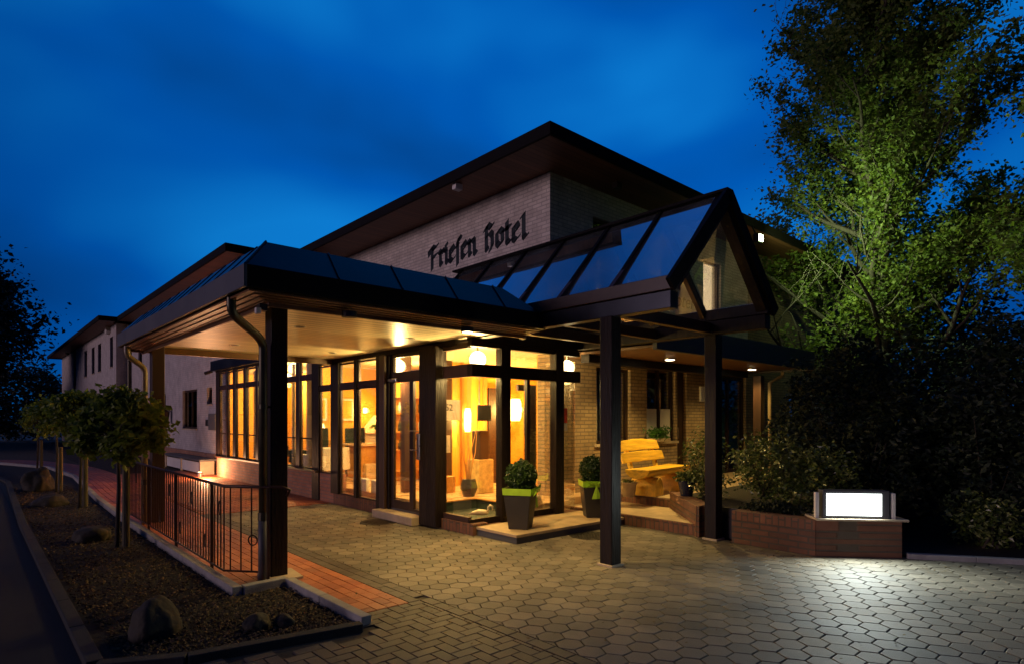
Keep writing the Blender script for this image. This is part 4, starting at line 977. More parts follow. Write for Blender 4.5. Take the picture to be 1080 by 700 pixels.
def branch_tree(base, height, spread, rng, levels=3, trunk_r=.14, lean=(0, 0), nlimb=9, first=.2, up=.9, taper=.55):
    """returns (list of (pts, radii)), list of tip segments"""
    segs = []; tips = []
    def grow(p, d, L, r, lvl):
        pts = [p]; n = 6 if lvl < 2 else 4; q = p.copy(); dd = d.copy()
        for i in range(n):
            dd = (dd + Vector((rng.gauss(0, .10), rng.gauss(0, .10), .06 * up)) * (1 + .4 * lvl)).normalized(); q = q + dd * (L / n); pts.append(q.copy())
        rr = [r * (1 - .8 * i / n) for i in range(n + 1)]; segs.append((pts, rr))
        if lvl >= levels: tips.append(pts); return
        kids = nlimb if lvl == 0 else (6 if lvl == 1 else 4)
        for j in range(kids):
            t = first + (1 - first) * (j + rng.random() * .8) / kids if lvl == 0 else .25 + .75 * (j + rng.random()) / kids
            i = min(n - 1, int(t * n)); f = t * n - i; pp = pts[i].lerp(pts[min(n, i + 1)], min(1, f))
            az = j * 2.4 + rng.uniform(-.5, .5); side = Vector((cos(az), sin(az), 0)); el = rng.uniform(.35, .85) * up
            nd = (side * cos(el) + Vector((0, 0, 1)) * sin(el)) if lvl == 0 else (dd * .5 + side * .8 + Vector((0, 0, .3 * up))).normalized()
            LL = (spread * (1 - taper * t) * rng.uniform(.8, 1.15)) if lvl == 0 else L * rng.uniform(.38, .58)
            grow(pp, nd.normalized(), LL, rr[i] * .55, lvl + 1)
    d = Vector((lean[0], lean[1], 1)).normalized()
    grow(Vector(base), d, height, trunk_r, 0)
    return segs, tips
def tree(name, base, height, spread, seed, label, leafm, leaf_n, leaf_s, trunk_r=.14, nlimb=9, first=.2, up=.9, lean=(0, 0), clump=.28, cat='tree', group=None, levels=3, taper=.55):
    rng = random.Random(seed); segs, tips = branch_tree(base, height, spread, rng, levels, trunk_r, lean, nlimb, first, up, taper)
    root = thing(name, label, cat, base, group)
    mb = MB(); 
    for pts, rr in segs[:1]: mb.tube(pts, rr, 10)
    mb.build('trunk', M['bark'], root, smooth=True)
    mb = MB()
    for pts, rr in segs[1:]: mb.tube(pts, [max(.004, r) for r in rr], 6, cap=False)
    mb.build('limbs', M['bark'], root, smooth=True)
    mb = MB(); pts = []
    for i in range(leaf_n):
        tp = tips[rng.randrange(len(tips))]; k = rng.randrange(len(tp) - 1); p = tp[k].lerp(tp[k + 1], rng.random())
        q = p + Vector((rng.gauss(0, 1), rng.gauss(0, 1), rng.gauss(0, .8))) * clump * rng.random()
        if (q - Vector((13.41, 6.3, 5.7))).length < 2.3 or (q.y > 5.6 and 9 < q.x < 14.6 and q.y < 12): continue
        pts.append(q)
    leafy(mb, pts, leaf_s, rng, .6, .1); mb.build('crown', M[leafm], root)
    return root
tree('broadleaf_tree', (16.5, 4.6, 0), 13.6, 4.6, 11, 'tall upright broadleaf tree on the right, lower leaves lit green by the floodlight', 'tree_leaf', 150000, .10, .20, 40, .10, 1.0, (.0, .0), .27, taper=.74)
tree('broadleaf_tree', (13.2, .5, 0), 9.3, 3.8, 23, 'second dark tree with rising branches at the right edge of the picture', 'tree_leaf', 60000, .10, .14, 26, .15, 1.05, (.02, -.06), .25)
print('trees ok')
# small round maples with stakes in the bed
def maple(x, y, h, r, seed, label, n=2600):
    rng = random.Random(seed); root = thing('round_maple', label, 'small tree', (x, y, 0), 'round headed young maples in the bed')
    MB().tube([(x, y, 0), (x + .02, y, h * .5), (x, y + .01, h)], [.028, .022, .018], 8).build('trunk', M['bark'], root, smooth=True)
    mb = MB(); tips = []
    for k in range(16):
        a = k * 2.4; el = rng.uniform(-.2, 1.2); d = Vector((cos(a) * cos(el), sin(a) * cos(el), sin(el))) ; L = r * rng.uniform(.5, .85)
        c = Vector((x, y, h - .15)); pts = [c, c + d * L * .5 + Vector((0, 0, .05)), c + d * L]; mb.tube(pts, [.012, .007, .003], 5); tips.append(pts)
    mb.build('limbs', M['bark'], root)
    mb = MB(); P_ = []
    for k in range(22):
        a = rng.uniform(0, 2 * pi); el = rng.uniform(-.75, 1.4); q = r * rng.uniform(.30, .66)
        c = (x + cos(a) * cos(el) * q, y + sin(a) * cos(el) * q, h + .02 + sin(el) * q * (1.15 if seed % 2 else 1.0))
        P_ += blob_pts(c, (r * .34, r * .34, r * .30), n // 22, rng, .2, .3)
    leafy(mb, P_, .085, rng, .75, .35); mb.build('crown', M['maple_leaf'], root)
    return root
def stake(x, y, h, label):
    o = MB().tube([(x, y, 0), (x, y, h)], [.045, .042], 10).build('tree_stake', M['stake']); tag(o, label, 'stake', 'wooden tree stakes in the bed')
maple(1.41, 9.1, 1.56, .66, 1, 'nearest round headed maple, beside the start of the railing', 5200)
maple(1.52, 13.6, 1.62, .66, 2, 'second round headed maple along the bed, half hidden by the nearest one', 3600)
maple(1.45, 16.8, 1.62, .66, 3, 'third round headed maple along the bed', 2000)
maple(1.50, 22.6, 1.6, .6, 4, 'farthest small maple at the end of the bed', 1500)
stake(1.50, 9.05, 1.02, 'thick wooden stake beside the nearest maple'); stake(1.62, 13.7, 1.0, 'wooden stake beside the second maple')
stake(1.55, 17.0, 1.0, 'wooden stake beside the third maple'); stake(1.62, 22.9, 1.0, 'wooden stake beside the farthest maple')
# big dark tree and background on the far left
tree('broadleaf_tree', (-1.6, 48, 0), 10.8, 4.6, 31, 'large dark round crowned tree standing far off on the left', 'hedge_leaf', 90000, .28, .30, 26, .28, .8, (0, 0), .95)
def bush(name, parts, n, size, seed, label, leafm, cat='shrub', stems=6, aspect=.55, shell=.45, group=None, nz=.28):
    rng = random.Random(seed); base = (parts[0][0][0], parts[0][0][1], 0)
    root = thing(name, label, cat, base, group); mb = MB(); P_ = []
    vol = [p[1][0] * p[1][1] * p[1][2] for p in parts]
    for (c, r), v in zip(parts, vol): P_ += blob_pts(c, r, int(n * v / sum(vol)), rng, shell, nz, 2.2)
    P_ = [p for p in P_ if p[2] > .02]
    leafy(mb, P_, size, rng, aspect); mb.build('foliage', M[leafm], root)
    mb = MB()
    for (c, r) in parts:
        for k in range(stems):
            a = rng.uniform(0, 2 * pi); e = Vector((c[0] + cos(a) * r[0] * .7, c[1] + sin(a) * r[1] * .7, c[2] + r[2] * rng.uniform(-.2, .6)))
            s = Vector((c[0] + rng.uniform(-.1, .1), c[1] + rng.uniform(-.1, .1), max(.0, c[2] - r[2])))
            mb.tube([s, s.lerp(e, .5) + Vector((0, 0, -.05)), e], [.018, .012, .004], 6)
    mb.build('stems', M['bark'], root)
    return root
# dark mass of far trees beyond the yard
for i, (x, y, r, h, lab) in enumerate(((-1.5, 52, 3.0, 2.4, 'dark rounded shrub far behind, left of the wing end'), (3.0, 58, 2.6, 3.3, 'dark tall shrub far behind, touching the end of the far wing'), (-5.5, 51, 3.0, 2.0, 'low dark hedge far behind under the large tree'), (-14, 56, 5, 3.0, 'wide dark shrub mass at the far left edge'))):
    bush('background_shrub', [((x, y, h), (r, r, h)), ((x + r * .7, y + 1, h * .8), (r * .7, r * .7, h * .8))], 6500, .30, 40 + i, lab, 'hedge_leaf', 'shrub', 3, group='dark shrubs closing the view on the left')
# neighbour house at the far left
nh = thing('neighbour_house', 'low white house with dark roof at the far left edge beyond the road', 'house', (-9, 44, 0))
MB().box(-16, -3.9, 44, 50, 0, 1.9).build('wall', M['white'], nh)
MB().add([(-16.6, 43.4, 1.9), (-3.4, 43.4, 1.9), (-3.4, 50.6, 1.9), (-16.6, 50.6, 1.9), (-14, 47, 4.6), (-6, 47, 4.6)], [(0, 1, 5, 4), (1, 2, 5), (2, 3, 4, 5), (3, 0, 4), (3, 2, 1, 0)]).build('roof', M['fasciad'], nh)
# planted bed by the porch: shrub with pale variegated leaves, rhododendron, dark evergreens
bush('variegated_shrub', [((8.66, 4.98, 1.0), (.32, .32, .44)), ((8.50, 4.80, .66), (.30, .28, .27))], 2600, .05, 51, 'upright shrub with pale flecked leaves beside the blue pot, left of the black post', 'shrub_leaf', 'shrub', 8, group=None)
bush('spreading_shrub', [((8.7, 4.0, .95), (.55, .50, .48)), ((8.9, 3.3, .85), (.5, .5, .42)), ((8.4, 3.5, .60), (.35, .35, .2))], 5200, .06, 52, 'spreading glossy shrub in the planter right of the black post', 'shrub_leaf', 'shrub', 9)
bush('ground_ivy', [((7.85, 3.55, .45), (.20, .42, .10)), ((7.9, 3.0, .45), (.2, .2, .08))], 2200, .035, 53, 'low dark ivy trailing along the planter edge', 'hedge_leaf', 'ivy', 2, .8)
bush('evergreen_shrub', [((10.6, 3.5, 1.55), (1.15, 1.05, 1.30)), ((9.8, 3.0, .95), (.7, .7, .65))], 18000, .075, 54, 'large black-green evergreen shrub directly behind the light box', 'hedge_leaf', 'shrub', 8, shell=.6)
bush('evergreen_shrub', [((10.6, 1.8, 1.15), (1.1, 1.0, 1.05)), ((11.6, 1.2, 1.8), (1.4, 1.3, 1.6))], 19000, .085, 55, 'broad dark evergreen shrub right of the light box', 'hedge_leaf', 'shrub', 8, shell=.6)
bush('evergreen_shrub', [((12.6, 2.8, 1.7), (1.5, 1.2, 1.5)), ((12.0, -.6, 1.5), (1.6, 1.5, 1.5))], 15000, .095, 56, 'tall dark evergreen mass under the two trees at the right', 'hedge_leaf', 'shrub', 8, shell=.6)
bush('leafy_shrub', [((9.55, 1.55, .35), (.42, .40, .34)), ((9.8, 1.0, .30), (.35, .3, .28))], 2400, .06, 57, 'small leafy shrub catching light behind the right-hand kerb', 'shrub_leaf', 'shrub', 8, nz=.4)
for i, (x, y, r, h, lab) in enumerate(((19.0, 4.4, 2.2, 2.8, 'dark rounded tree mass behind the tall tree, against the hotel wall'), (17.5, -1.5, 2.6, 3.2, 'dark tree mass between the two tall trees'), (20, -7, 3.6, 3.6, 'dark tree mass at the far right edge'), (15.0, -4.6, 1.8, 1.9, 'low dark shrub at the right edge under the second tree'))):
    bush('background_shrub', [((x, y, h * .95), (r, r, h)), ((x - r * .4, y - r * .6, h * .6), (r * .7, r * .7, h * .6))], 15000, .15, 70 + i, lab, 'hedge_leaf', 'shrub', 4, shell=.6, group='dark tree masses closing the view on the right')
o = MB().tube([(9.75, 1.35, .02), (9.9, 1.22, .35), (10.1, 1.1, .72)], [.03, .024, .016], 8).build('cut_branch', M['bark'], smooth=True); tag(o, 'bare pale branch leaning out of the shrub behind the right-hand kerb', 'branch')
# ------------------------------------------------------------------ TOPIARY POTS
def topiary(x, y, z, rot, label):
    root = thing('potted_topiary', label, 'potted plant', (x, y, z), 'clipped box balls in square pots'); rng = random.Random(5)
    w0, w1, h = .135, .20, .56
    vs = [(sx * w * 1, sy * w, zz) for w, zz in ((w0, 0), (w1, h), (w1 - .02, h), (w1 - .035, h - .06)) for sx, sy in ((-1, -1), (1, -1), (1, 1), (-1, 1))]
    fs = [(3, 2, 1, 0)] + [(r + i, r + (i + 1) % 4, r + 4 + (i + 1) % 4, r + 4 + i) for r in (0, 4, 8) for i in range(4)] + [(12, 13, 14, 15)]
    T = lambda p: (x + p[0] * cos(rot) - p[1] * sin(rot), y + p[0] * sin(rot) + p[1] * cos(rot), z + p[2])
    MB().add([T(v) for v in vs], fs).build('pot', M['pot'], root, bevel=.006)
    mb = MB(); w = w1 + .006; wl = w1 - .001
    b0 = [T((sx * wl, sy * wl, h - .085)) for sx, sy in ((-1, -1), (1, -1), (1, 1), (-1, 1))]; b1 = [T((sx * w, sy * w, h + .008)) for sx, sy in ((-1, -1), (1, -1), (1, 1), (-1, 1))]
    mb.add(b0 + b1, [(i, (i + 1) % 4, 4 + (i + 1) % 4, 4 + i) for i in range(4)])
    rb = mb.build('ribbon', M['ribbon'], root)
    # bow on one side
    mb = MB(); s = 1
    for dx, dz0, dz1, x1 in ((-.17, .07, -.06, 1), (.17, .10, -.03, 1)):
        mb.add([T((0, -w - .012, h - .03)), T((dx, -w - .045, h - .04 + dz0)), T((dx * 1.05, -w - .02, h - .04 + dz1)), T((dx * .55, -w - .06, h - .04 + (dz0 + dz1) / 2))], [(0, 1, 3), (0, 3, 2)])
    mb.add([T((0, -w - .014, h - .04)), T((-.075, -w - .03, h - .26)), T((.0, -w - .045, h - .255)), T((.08, -w - .03, h - .25))], [(0, 1, 2), (0, 2, 3)])
    mb.add([T((-.02, -w - .02, h - .06)), T((.02, -w - .02, h - .06)), T((.02, -w - .035, h - .02)), T((-.02, -w - .035, h - .02))], [(0, 1, 2, 3)])
    mb.build('bow', M['ribbon'], rb)
    mb = MB(); P_ = blob_pts((x, y, z + h + .17), (.215, .215, .20), 3600, rng, .80, .10) + [(x + .22 * cos(a_ * 2.4) * sin(a_ * .9), y + .22 * sin(a_ * 2.4) * sin(a_ * .9), z + h + .17 + .22 * cos(a_ * .9)) for a_ in range(60)]
    leafy(mb, P_, .030, rng, .7); mb.lathe([(.02, -.17), (.13, -.12), (.17, 0), (.13, .12), (.02, .17)], 14, (x, y, z + h + .17)); mb.build('foliage', M['box_leaf'], root)
    return root
topiary(5.70, 6.10, .126, R(31), 'clipped box ball in dark square pot at platform corner, its bow facing right')
topiary(7.22, 6.06, .126, R(-38), 'clipped box ball in dark pot further right, its green bow facing front')

# ------------------------------------------------------------------ LOG BENCH
bn = thing('log_bench', 'golden varnished log bench with two plank backrest on the terrace', 'bench', (9.3, 6.4, .31))
BR = R(7); BX, BY, BZ = 9.28, 6.36, .31
T = lambda u_, v_, w_: (BX + u_ * cos(BR) - v_ * sin(BR), BY + u_ * sin(BR) + v_ * cos(BR), BZ + w_)
def half_log_x(L0, L1, vc, zt, w, h, nz=.0):   # plank along u with bark-rounded underside
    n = 9; prof = [(vc - w / 2, zt), (vc + w / 2, zt)] + [(vc + w / 2 * cos(t), zt - h * sin(t) ** .8) for t in [pi * (k + .6) / (n + .2) for k in range(n)]]
    m = len(prof); segs = 14; vs = []
    for i in range(segs + 1):
        u_ = L0 + (L1 - L0) * i / segs
        for (v_, w_) in prof: vs.append(T(u_, v_ + .008 * noise.noise(Vector((u_ * 3, v_ * 2, 1))), w_ + .010 * noise.noise(Vector((u_ * 2.3, v_ * 5, w_ * 5)))))
    fs = [tuple(range(m - 1, -1, -1)), tuple(range(segs * m, segs * m + m))] + [(i * m + k, i * m + (k + 1) % m, (i + 1) * m + (k + 1) % m, (i + 1) * m + k) for i in range(segs) for k in range(m)]
    return MB().add(vs, fs)
half_log_x(-.84, .80, -.12, .46, .46, .15).build('seat', M['wood'], bn, bevel=.01)
def back_plank(z0, z1, v0, v1, name, arch, ends):
    mb = MB(); vs = []; seg = 16; th_ = .055
    for i in range(seg + 1):
        t = i / seg; u_ = ends[0] + (ends[1] - ends[0]) * t; up_ = arch * sin(pi * t) ** 1 + .010 * noise.noise(Vector((u_ * 4, z0, 0))); lo = .012 * noise.noise(Vector((u_ * 3, z0 + 5, 0)))
        for (v_, w_) in ((v0, z0 + lo), (v1, z1 + up_), (v1 + th_, z1 + up_ - .01), (v0 + th_, z0 + lo)): vs.append(T(u_, v_, w_))
    fs = [(3, 2, 1, 0), tuple(seg * 4 + k for k in range(4))] + [(i * 4 + k, i * 4 + (k + 1) % 4, (i + 1) * 4 + (k + 1) % 4, (i + 1) * 4 + k) for i in range(seg) for k in range(4)]
    return mb.add(vs, fs).build(name, M['wood'], bn, bevel=.012)
back_plank(.56, .73, .16, .22, 'backrest', .02, (-.78, .76)); back_plank(.76, .92, .235, .30, 'backrest', .05, (-.86, .70))
for u_ in (-.48, .46):
    MB().bar(T(u_, .16, .30), T(u_, .34, .92), .07, .06, (1, 0, 0)).build('back_support', M['wood'], bn)
    n = 14; prof = [(u_ + .15 * cos(t) * (1.0), .0 + .32 * max(0, sin(t)) ** .75) for t in [pi * k / n for k in range(n + 1)]]
    vs = [T(p[0], -.36, p[1]) for p in prof] + [T(p[0], .14, p[1]) for p in prof]; m = len(prof)
    MB().add(vs, [tuple(range(m)), tuple(reversed(range(m, 2 * m)))] + [(i, m + i, m + (i + 1) % m, (i + 1) % m) for i in range(m)]).build('leg', M['woodend'], bn, bevel=.008)
# ------------------------------------------------------------------ POTS by the bench
pt = thing('flower_pot', 'pale round flower pot standing left of the log bench', 'flower pot', (8.42, 6.38, .31))
MB().lathe([(.10, 0), (.135, .22), (.15, .225), (.15, .25), (.135, .25), (.12, .21)], 22, (8.42, 6.28, .31)).build('pot', M['whitepot'], pt, smooth=False)
rng = random.Random(9); mb = MB(); leafy(mb, blob_pts((8.42, 6.28, .56), (.10, .10, .04), 140, rng, .2), .04, rng); mb.build('plant', M['shrub_leaf'], pt)
pt = thing('flower_pot', 'blue glazed pot with pale green plant on the planter corner', 'flower pot', (8.42, 5.16, HP))
MB().lathe([(.095, 0), (.13, .22), (.14, .225), (.14, .245), (.125, .245), (.11, .21)], 22, (8.42, 5.16, HP)).build('pot', M['bluepot'], pt)
rng = random.Random(10); mb = MB(); leafy(mb, blob_pts((8.42, 5.16, HP + .30), (.19, .19, .09), 620, rng, .2), .045, rng, .8); mb.build('plant', M['shrub_leaf'], pt)
pt = thing('window_plant', 'bright green plant on the sill of the dark porch window', 'plant', (10.8, 7.25, 1.16))
rng = random.Random(12); mb = MB(); leafy(mb, blob_pts((10.75, 7.26, 1.32), (.36, .10, .16), 1100, rng, .2, .4), .06, rng, .4); mb.build('foliage', M['house_leaf'], pt)
MB().box(10.45, 11.1, 7.18, 7.34, 1.162, 1.24).build('trough', M['whitepot'], pt, bevel=.01)
# low bench slab by the whitewashed wall
lbn = thing('wall_bench', 'low dark topped bench with bright white front along the whitewashed wall', 'bench', (5.1, 20.3, 0))
MB().box(4.95, 5.42, 18.9, 23.5, .40, .46).build('seat', M['fascia'], lbn, bevel=.01)
for yy in (19.1, 21.2, 23.2): MB().box(5.0, 5.38, yy - .06, yy + .06, 0, .40).build('leg', M['stone'], lbn)
MB().box(5.02, 5.05, 19.2, 23.1, .05, .36).build('front_panel', M['white'], lbn)
wl = thing('wall_lantern', 'dark iron lantern fitting on the whitewashed wall', 'lantern', (5.4, 24.9, 1.5))
MB().lathe([(.02, .55), (.16, .45), (.12, .1), (.03, 0)], 6, (5.35, 24.9, 1.45)).build('cage', M['iron'], wl); MB().bar((5.55, 24.9, 1.9), (5.35, 24.9, 2.05), .03, .03).build('bracket', M['iron'], wl)
wl = thing('wall_spotlight', 'small black spotlight on a bracket at the lobby roof corner', 'spotlight', (5.3, 18.6, 3.0))
MB().tube([(5.2, 18.62, 3.02), (5.05, 18.75, 2.95)], .05, 8).build('head', M['black'], wl); MB().bar((5.3, 18.52, 3.05), (5.2, 18.62, 3.05), .03, .03).build('bracket', M['black'], wl)

# ------------------------------------------------------------------ LOBBY FURNISHING
def globe(x, y, z, r, label, e, stem_top, cat='ceiling lamp', grp='globe ceiling lamps'):
    root = thing('globe_lamp', label, cat, (x, y, z), grp)
    MB().lathe([(r * sin(a), -r * cos(a)) for a in [pi * (k + .02) / 12.04 for k in range(13)]], 18, (x, y, z)).build('globe', M['globe'], root, smooth=True)
    MB().tube([(x, y, z + r * .9), (x, y, stem_top)], .02, 8).build('stem', M['steel'], root)
    lamp('globe_light', 'POINT', (x, y, z - r - .10), e, WARM2, .08, parent=root)
globe(5.82, 7.2, 2.56, .13, 'bright globe ceiling lamp behind the transom at the vestibule corner', 230, 2.80)
globe(7.62, 6.98, 2.53, .12, 'bright globe lamp under the eaves beside the vestibule beam end', 28, 2.76)
globe(5.75, 9.4, 2.60, .12, 'bright globe ceiling lamp behind the transom over the side door', 200, 2.80)
globe(5.62, 13.75, 2.82, .13, 'bright globe ceiling lamp in the far lobby bay', 200, 2.955)
globe(6.6, 10.6, 2.62, .10, 'small bright ceiling lamp in the middle of the lobby', 200, 2.80)
globe(6.6, 16.6, 2.80, .11, 'ceiling lamp at the far end of the lobby behind the slim windows', 220, 2.955)
def wlamp(x, y, z, label, e, w=.10, h=.17):
    root = thing('wall_lamp', label, 'wall lamp', (x, y, z), 'shaded wall lamps in the lobby')
    MB().lathe([(w * .7, -h), (w, -h * .6), (w, h * .6), (w * .7, h)], 14, (x, y, z)).build('shade', M['glow'], root, smooth=True)
    MB().box(x - .03, x + .03, y + w * .5, y + w + .06, z - .04, z + .04).build('bracket', M['steel'], root)
    lamp('wall_lamp_light', 'POINT', (x - .05, y - w - .10, z), e, WARM, .06, parent=root)
wlamp(8.82, 9.6, 1.84, 'brightest wall lamp on the orange panelling, seen between the vestibule posts', 150, .13, .24)
wlamp(7.50, 9.6, 1.62, 'slim bright wall lamp left of the dark square screen', 95, .075, .24)
wlamp(7.62, 14.08, 1.86, 'small wall lamp on the orange wall beside the picture', 30, .05, .07)
# pictures
def picture(x0, x1, z0, z1, y, label):
    r = thing('picture_frame', label, 'picture', ((x0 + x1) / 2, y, z0), 'framed pictures on the orange wall')
    MB().box(x0, x1, y - .03, y, z0, z0 + .05).box(x0, x1, y - .03, y, z1 - .05, z1).box(x0, x0 + .05, y - .03, y, z0 + .05, z1 - .05).box(x1 - .05, x1, y - .03, y, z0 + .05, z1 - .05).build('frame', M['white'], r)
    MB().box(x0 + .05, x1 - .05, y - .02, y - .005, z0 + .05, z1 - .05).build('print', M['orange2'], r)
picture(6.86, 7.34, 1.60, 2.16, 14.19, 'light framed picture left of the small wall lamp')
picture(6.36, 6.62, 1.60, 2.16, 14.19, 'narrow light framed picture at the end of the orange wall')
for k, (y0, y1) in enumerate(((12.45, 12.80), (13.42, 13.60), (14.98, 15.22), (15.9, 16.1), (17.38, 17.54))):
    mb = MB(); n = 8; pts = [(5.50 + .02 * (i % 2), y0 + (y1 - y0) * i / n) for i in range(n + 1)]
    for a, b in zip(pts[:-1], pts[1:]): mb.quad((a[0], a[1], .62), (b[0], b[1], .62), (b[0], b[1], 2.9), (a[0], a[1], 2.9))
    mb.build('curtain', M['cloth'], hotel)
# armchairs, tables
def armchair(x, y, rz, label):
    r = thing('armchair', label, 'armchair', (x, y, F0), 'dark green lobby armchairs'); T2 = lambda a, b: (x + a * cos(rz) - b * sin(rz), y + a * sin(rz) + b * cos(rz))
    def bx(a0, a1, b0, b1, z0, z1, nm, m):
        MB().prism([T2(a0, b0), T2(a1, b0), T2(a1, b1), T2(a0, b1)], F0 + z0, F0 + z1).build(nm, M[m], r, bevel=.03)
    bx(-.3, .3, -.3, .3, .25, .45, 'seat', 'green'); bx(-.3, .3, .22, .34, .3, 1.15, 'backrest', 'green')
    bx(-.36, -.28, -.3, .3, .35, .65, 'armrest', 'green'); bx(.28, .36, -.3, .3, .35, .65, 'armrest', 'green')
    for a in (-.26, .26):
        for b in (-.26, .26): bx(a - .02, a + .02, b - .02, b + .02, 0, .26, 'leg', 'timber2')
armchair(5.95, 13.7, R(200), 'dark green armchair close to the window, left of the table lamp')
armchair(6.75, 13.4, R(200), 'dark green armchair right of the table lamp behind the second slim window')
armchair(6.0, 16.2, R(180), 'dark green armchair behind the farthest slim windows')
tb = thing('round_table', 'small round table covered by a white cloth between the armchairs', 'table', (6.0, 12.4, F0))
MB().lathe([(.42, .0 + .25), (.40, .70), (.40, .72)], 24, (5.95, 12.55, F0)).build('tablecloth', M['cloth'], tb); MB().lathe([(.05, 0), (.05, .6)], 10, (5.95, 12.55, F0)).build('leg', M['timber2'], tb)
tl = thing('table_lamp', 'glowing table lamp standing on a stand by the armchairs', 'table lamp', (6.35, 13.9, F0))
MB().lathe([(.14, 0), (.02, .03), (.015, 1.0)], 14, (6.35, 14.0, F0)).build('base', M['steel'], tl); MB().lathe([(.14, 1.05), (.09, 1.25)], 16, (6.35, 14.0, F0)).build('shade', M['glow2'], tl)
lamp('table_lamp_light', 'POINT', (6.25, 13.8, F0 + 1.15), 7, WARM, .06, parent=tl)
for k, (y0, y1) in enumerate(((9.4, 9.95), (10.12, 10.65), (11.98, 12.5), (12.8, 13.4), (15.25, 15.85))):
    z = F0 if k < 2 else .6
    o = MB().box(5.50, 5.58, y0, y1, z, z + (.24 if k < 2 else .26)).build('radiator', M['white'], bevel=.015)
    tag(o, ['white radiator low behind the pane right of the double window', 'white radiator low behind the left pane of the double window', 'white radiator behind the slim pane nearest the corner', 'white radiator behind the second slim pane', 'white radiator behind a far slim pane'][k], 'radiator', 'low white radiators behind the lobby glass')
rc = thing('reception_counter', 'long pale reception counter with stepped front inside the lobby', 'counter', (7.2, 12.2, F0))
MB().box(6.55, 8.3, 12.3, 12.9, F0, F0 + .75).build('front', M['honey'], rc, bevel=.02); MB().box(6.45, 8.4, 12.2, 13.0, F0 + .75, F0 + .80).build('top', M['ifloor'], rc, bevel=.01); MB().box(6.6, 8.2, 12.15, 12.3, F0, F0 + .35).build('step', M['ifloor'], rc, bevel=.02)
fp = thing('fireplace', 'cream stepped chimney hood standing at the right of the lobby', 'fireplace', (7.9, 13.6, F0))
mb = MB().box(7.6, 8.5, 13.5, 14.1, F0, F0 + 1.0); mb.build('base', M['iceil'], fp, bevel=.02)
MB().add([(7.5, 13.4, F0 + 1.0), (8.6, 13.4, F0 + 1.0), (8.6, 14.15, F0 + 1.0), (7.5, 14.15, F0 + 1.0), (7.9, 13.7, F0 + 1.45), (8.3, 13.7, F0 + 1.45), (8.3, 14.15, F0 + 1.45), (7.9, 14.15, F0 + 1.45)], [(3, 2, 1, 0), (0, 1, 5, 4), (1, 2, 6, 5), (2, 3, 7, 6), (3, 0, 4, 7), (4, 5, 6, 7)]).build('hood', M['iceil'], fp)
pp = thing('house_plant', 'green potted palm in front of the reception counter', 'plant', (7.15, 12.5, F0 + .8))
MB().lathe([(.08, 0), (.11, .16), (.09, .16)], 14, (7.2, 12.6, F0 + .8)).build('pot', M['whitepot'], pp)
mb = MB(); rng = random.Random(4)
for k in range(26):
    a = rng.uniform(0, 2 * pi); L_ = rng.uniform(.25, .45); p0 = Vector((7.2, 12.6, F0 + .95)); p1 = p0 + Vector((cos(a) * L_ * .5, sin(a) * L_ * .5, .28)); p2 = p0 + Vector((cos(a) * L_, sin(a) * L_, .16)); s_ = Vector((-sin(a), cos(a), 0)) * .018
    mb.add([p0 - s_, p0 + s_, p1 + s_ * 1.4, p1 - s_ * 1.4, p2], [(0, 1, 2, 3), (3, 2, 4)])
mb.build('foliage', M['house_leaf'], pp)
# bottle shelf seen through the side door
sh = thing('display_shelf', 'honey coloured shelf unit holding rows of bottles seen through the side door', 'shelf', (7.0, 11.2, F0))
MB().box(6.75, 7.75, 11.5, 11.54, F0, 2.5).build('back', M['orange2'], sh)
for z in (.5, .95, 1.35, 1.75, 2.1): MB().box(6.75, 7.75, 11.2, 11.5, z, z + .03).build('shelf', M['honey'], sh)
rng = random.Random(2)
for z in (.98, 1.38, 1.78):
    for k in range(7):
        x = 6.83 + k * .13; hh = rng.uniform(.2, .3)
        o = MB().lathe([(.035, 0), (.035, hh * .6), (.012, hh * .75), (.012, hh)], 10, (x, 11.32, z)).build('bottle', M[rng.choice(['green', 'white', 'copper', 'ceramic'])], smooth=True)
        tag(o, 'small bottle standing in a row on the lobby display shelf', 'bottle', 'bottles on the display shelf')
# vestibule things
hs = thing('hanging_screen', 'dark square screen hanging on a cable inside the vestibule', 'screen', (6.7, 8.1, 1.6))
MB().box(6.57, 6.86, 8.10, 8.14, 1.61, 1.89).build('panel', M['black'], hs, bevel=.006); MB().tube([(6.60, 8.12, 1.89), (6.60, 8.12, 2.80)], .006, 6).build('cable', M['steel'], hs)
pd = thing('stone_pedestal', 'tall sandstone block standing in the vestibule', 'pedestal', (6.5, 8.7, F0))
MB().box(6.86, 7.22, 8.45, 8.80, F0, F0 + .62).build('block', M['sandstone'], pd, bevel=.02)
MB().box(6.92, 7.16, 8.50, 8.74, F0 + .62, F0 + 1.15).build('wooden_case', M['timber2'], pd, bevel=.02)
dw = thing('driftwood_branches', 'tall bare decorative branches leaning in the vestibule', 'branches', (6.1, 8.4, F0))
mb = MB(); rng = random.Random(8)
for k in range(9):
    a = rng.uniform(-.2, .28); b = rng.uniform(-.2, .2); p = Vector((6.55 + rng.uniform(-.05, .05), 8.35, F0 + .2)); L_ = rng.uniform(.9, 1.5); pts = [p]
    for i in range(5): pts.append(pts[-1] + Vector((a + rng.gauss(0, .12), b, 1)).normalized() * L_ / 5)
    mb.tube(pts, [.012, .010, .008, .006, .005, .003], 6)
mb.build('twigs', M['honey'], dw); MB().lathe([(.10, 0), (.16, .15), (.12, .3), (.10, .3)], 14, (6.55, 8.35, F0)).build('vase', M['pot'], dw)
